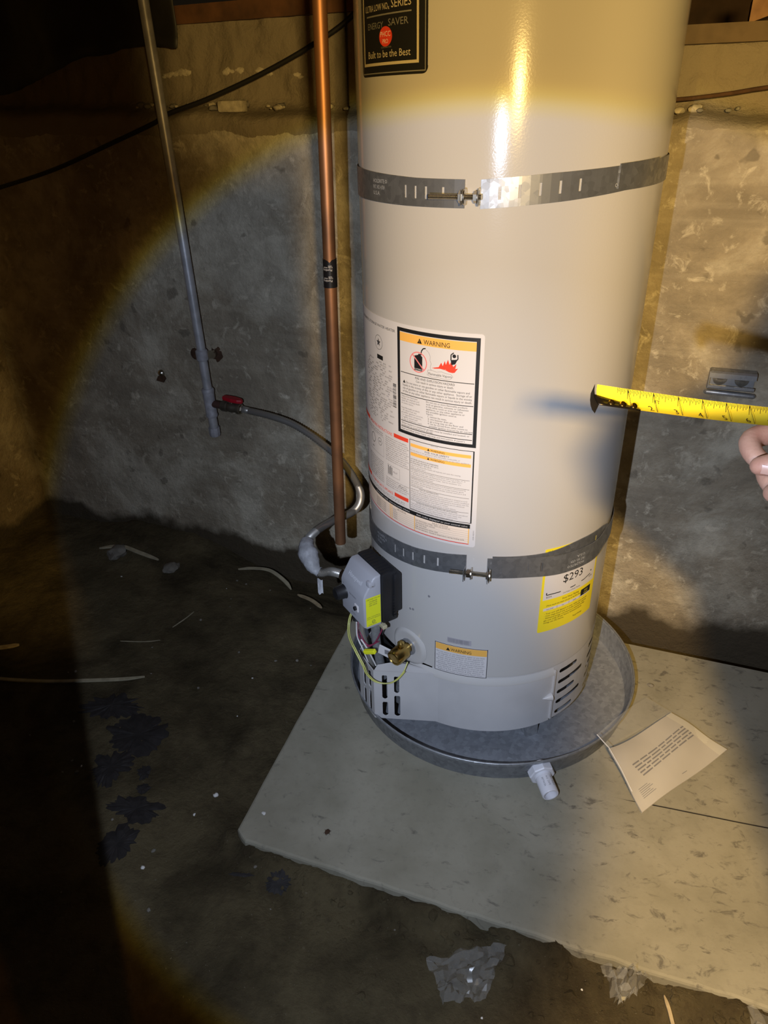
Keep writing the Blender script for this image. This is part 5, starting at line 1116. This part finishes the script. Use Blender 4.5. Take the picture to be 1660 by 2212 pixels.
# rotten dark scraps on the dirt
def scrap(x, y, r, seed, label, group=None, name='leaf_scrap', ax=1.0, ay=0.7):
    n = 60; pts = []
    for i in range(n):
        a = 2 * math.pi * i / n; k = r * (0.85 + 0.30 * fbm(math.cos(a) * 1.2 + seed, math.sin(a) * 1.2, seed, 2) + 0.30 * fbm(math.cos(a) * 6 + seed, math.sin(a) * 6, seed, 3)); pts.append((k * ax * math.cos(a), k * ay * math.sin(a)))
    z0 = max(ground(x + p_[0], y + p_[1]) for p_ in pts) * 0.35 + ground(x, y) * 0.65
    o = MB(); o.v = []; zc = Vector((x, y, ground(x, y) + 0.0035)); o.v.append(zc)
    for px2, py2 in pts: o.v.append(Vector((x + px2 * 0.55, y + py2 * 0.55, ground(x + px2 * 0.55, y + py2 * 0.55) + 0.0035)))
    for px2, py2 in pts: o.v.append(Vector((x + px2, y + py2, ground(x + px2, y + py2) + 0.0012)))
    for i in range(n):
        j = (i + 1) % n; o.f += [(0, 1 + i, 1 + j), (1 + i, 1 + n + i, 1 + n + j, 1 + j)]
    ob = o.build(name, 'scrap', org=zc, fix=False); so = ob.modifiers.new('thickness', 'SOLIDIFY'); so.thickness = 0.0025; so.offset = -1
    return tag(ob, label, 'scrap', group)
scrap(-0.955, -0.235, 0.070, 1.1, 'large ragged black scrap on the dirt below the long sliver', ax=1.3)
scrap(-0.840, -0.320, 0.075, 2.6, 'ragged dark scrap with curled edge in the middle of the left floor', ax=1.2, ay=0.95)
scrap(-0.860, -0.430, 0.060, 3.7, 'dark rotten scrap nearest the shadow edge on the floor', ay=1.0)
scrap(-0.775, -0.430, 0.018, 4.4, 'small black scrap right of the rotten patch', ay=1.2)
scrap(-0.755, -0.475, 0.016, 5.9, 'small black scrap below the other small scrap', ay=1.1)
scrap(-0.745, -0.530, 0.075, 6.3, 'dark board fragment lying at the shadow edge on the left floor', ax=1.1, ay=0.45)
scrap(-0.745, -0.620, 0.055, 8.8, 'dark wedge of rotten wood at the torch beam edge', ax=0.8, ay=1.0)
scrap(-0.375, -0.665, 0.026, 7.3, 'black scrap on the dirt below the pad corner', ax=1.2, ay=0.8)
scrap(-0.455, -0.655, 0.022, 9.3, 'thin black twig like scrap left of the black scrap', ax=1.3, ay=0.22)
scrap(-0.36, 0.05 + 0.02, 0.05, 10.1, 'dark hollow debris beside the pad left edge', ax=0.9, ay=1.0) if False else None
# clear plastic pieces
def film_piece(name, quad, z, amp, seed, label):
    A_, B_, C_, D_ = [Vector((x, y, 0)) for x, y in quad]
    def f(a, b):
        q = (A_ * (1 - a) + B_ * a) * (1 - b) + (D_ * (1 - a) + C_ * a) * b
        q = q + Vector((0.010 * fbm(a * 3, b * 3, seed), 0.010 * fbm(b * 3, a * 3, seed + 4), 0))
        q.z = max(ground(q.x, q.y) + 0.003, ground(q.x, q.y) + z + amp * abs(fbm(a * 4, b * 4, seed + 9))); return q
    return tag(MB().grid(16, 14, f).build(name, 'film', org=f(0.5, 0.5), smooth=20, fix=False), label, 'plastic film')
film_piece('plastic_film', [(-0.065, -0.765), (0.080, -0.730), (0.045, -0.820), (-0.028, -0.840)], 0.004, 0.022, 2.0, 'flat torn clear plastic film on the dirt in front of the pad')
film_piece('plastic_film', [(0.245, -0.745), (0.330, -0.760), (0.285, -0.800), (0.262, -0.802)], 0.008, 0.045, 5.0, 'crumpled clear plastic under the pad front edge')
film_piece('plastic_film', [(0.47, -0.79), (0.62, -0.83), (0.60, -0.90), (0.50, -0.87)], 0.006, 0.030, 7.0, 'crumpled clear plastic at the right end of the pad edge')
# clods of earth along the front edge of the pad: uncountable crumbs in one object
rc = random.Random(5); cl_mb = MB()
for k in range(420):
    x = rc.uniform(-0.46, 0.75); d = abs(rc.gauss(0, 0.055)) + 0.004; y = slab_front(x) - d; r = rc.uniform(0.0015, 0.0065) * (1.0 if rc.random() < 0.85 else 1.9)
    bm = bmesh.new(); bmesh.ops.create_icosphere(bm, subdivisions=1, radius=r)
    for v in bm.verts: v.co = Vector((v.co.x, v.co.y, v.co.z * 0.55)) * (1 + 0.9 * (rc.random() - 0.5))
    cl_mb.bm(bm, Vector((x, y, ground(x, y) - r * 0.05)), Matrix.Rotation(rc.random() * 6, 3, 'Z'))
o = cl_mb.build('soil_crumbs', 'dirt', org=(0, -0.7, -0.04)); o['kind'] = 'stuff'; tag(o, 'loose soil crumbs along the front edge of the pad', 'soil')
# rubble and mortar on the ledge of the wall
rl = random.Random(9)
for k in range(80):
    s = rl.uniform(-1.5, 0.45)
    if -0.85 < s < -0.16: continue
    r = rl.uniform(0.006, 0.022) * (0.6 if s < -0.5 else 1.0); d_ = rl.uniform(0.008, 0.06); q = wallp(s, d_, 1.318 - 0.024 * (s + 0.7) + d_ * 0.15 + r * 0.2)
    tag(lump('mortar_chunk', q, r, 'mortar' if rl.random() < 0.5 else 'stone', k * 1.7, 0.6, 2), 'loose mortar chunk among the rubble on the wall ledge', 'mortar chunk', 'rubble on the wall ledge')
lime = simple('lime_mortar', (0.52, 0.46, 0.34), 0.9, var=0.3, vscale=80)
rq = random.Random(4)
for k, (s, z, w_, sl) in enumerate(((-1.385, 1.418, 0.085, 0.12), (-1.205, 1.420, 0.060, 0.10), (-1.115, 1.412, 0.045, -0.18), (-1.01, 1.400, 0.035, -0.10))):
    mb = MB(); nn = int(w_ / 0.006)
    for i in range(nn):
        f_ = (i / nn - 0.5); r = 0.0045 + rq.random() * 0.006
        bm = bmesh.new(); bmesh.ops.create_icosphere(bm, subdivisions=1, radius=1.0)
        for v in bm.verts: v.co = Vector((v.co.x * r * 1.3, v.co.y * 0.003, v.co.z * r * 0.8)) * (1 + 0.4 * (rq.random() - 0.5))
        mb.bm(bm, wallp(s + w_ * f_, 0.090, z + w_ * f_ * sl + rq.uniform(-0.003, 0.003)), Matrix.Rotation(AW, 3, 'Z'))
    o = mb.build('mortar_squeeze', lime, wall_back); o['kind'] = 'stuff'
tag(MB().rbox(wallp(-1.175, 0.012, 1.337), (0.075, 0.03, 0.028), Matrix.Rotation(AW, 3, 'Z'), r=0.006).build('concrete_chip', 'mortar', org=wallp(-1.175, 0.01, 1.325), smooth=40), 'oblong concrete chip on the wall ledge between the pipes', 'concrete chip')
# dark sheeting hung over the upper wall in the corner
def drape(a, b):
    s = -2.17 + 0.86 * a; z = 1.80 - (0.40 + 0.03 * math.sin(a * 6) - 0.06 * a) * b
    return wallp(s, 0.05 - 0.05 * math.sin(a * 14) * 0.4 - 0.03 * b + 0.02 * fbm(a * 5, b * 3), z + 0.012 * fbm(a * 6, 1.0))
dr_ = MB().grid(60, 14, drape).build('dark_sheeting', 'sheet', org=wallp(-1.5, 0.03, 1.5), smooth=80, fix=False); dr_.modifiers.new('thickness', 'SOLIDIFY').thickness = 0.002
tag(dr_, 'dark sheeting draped over the upper wall in the left corner', 'sheeting')
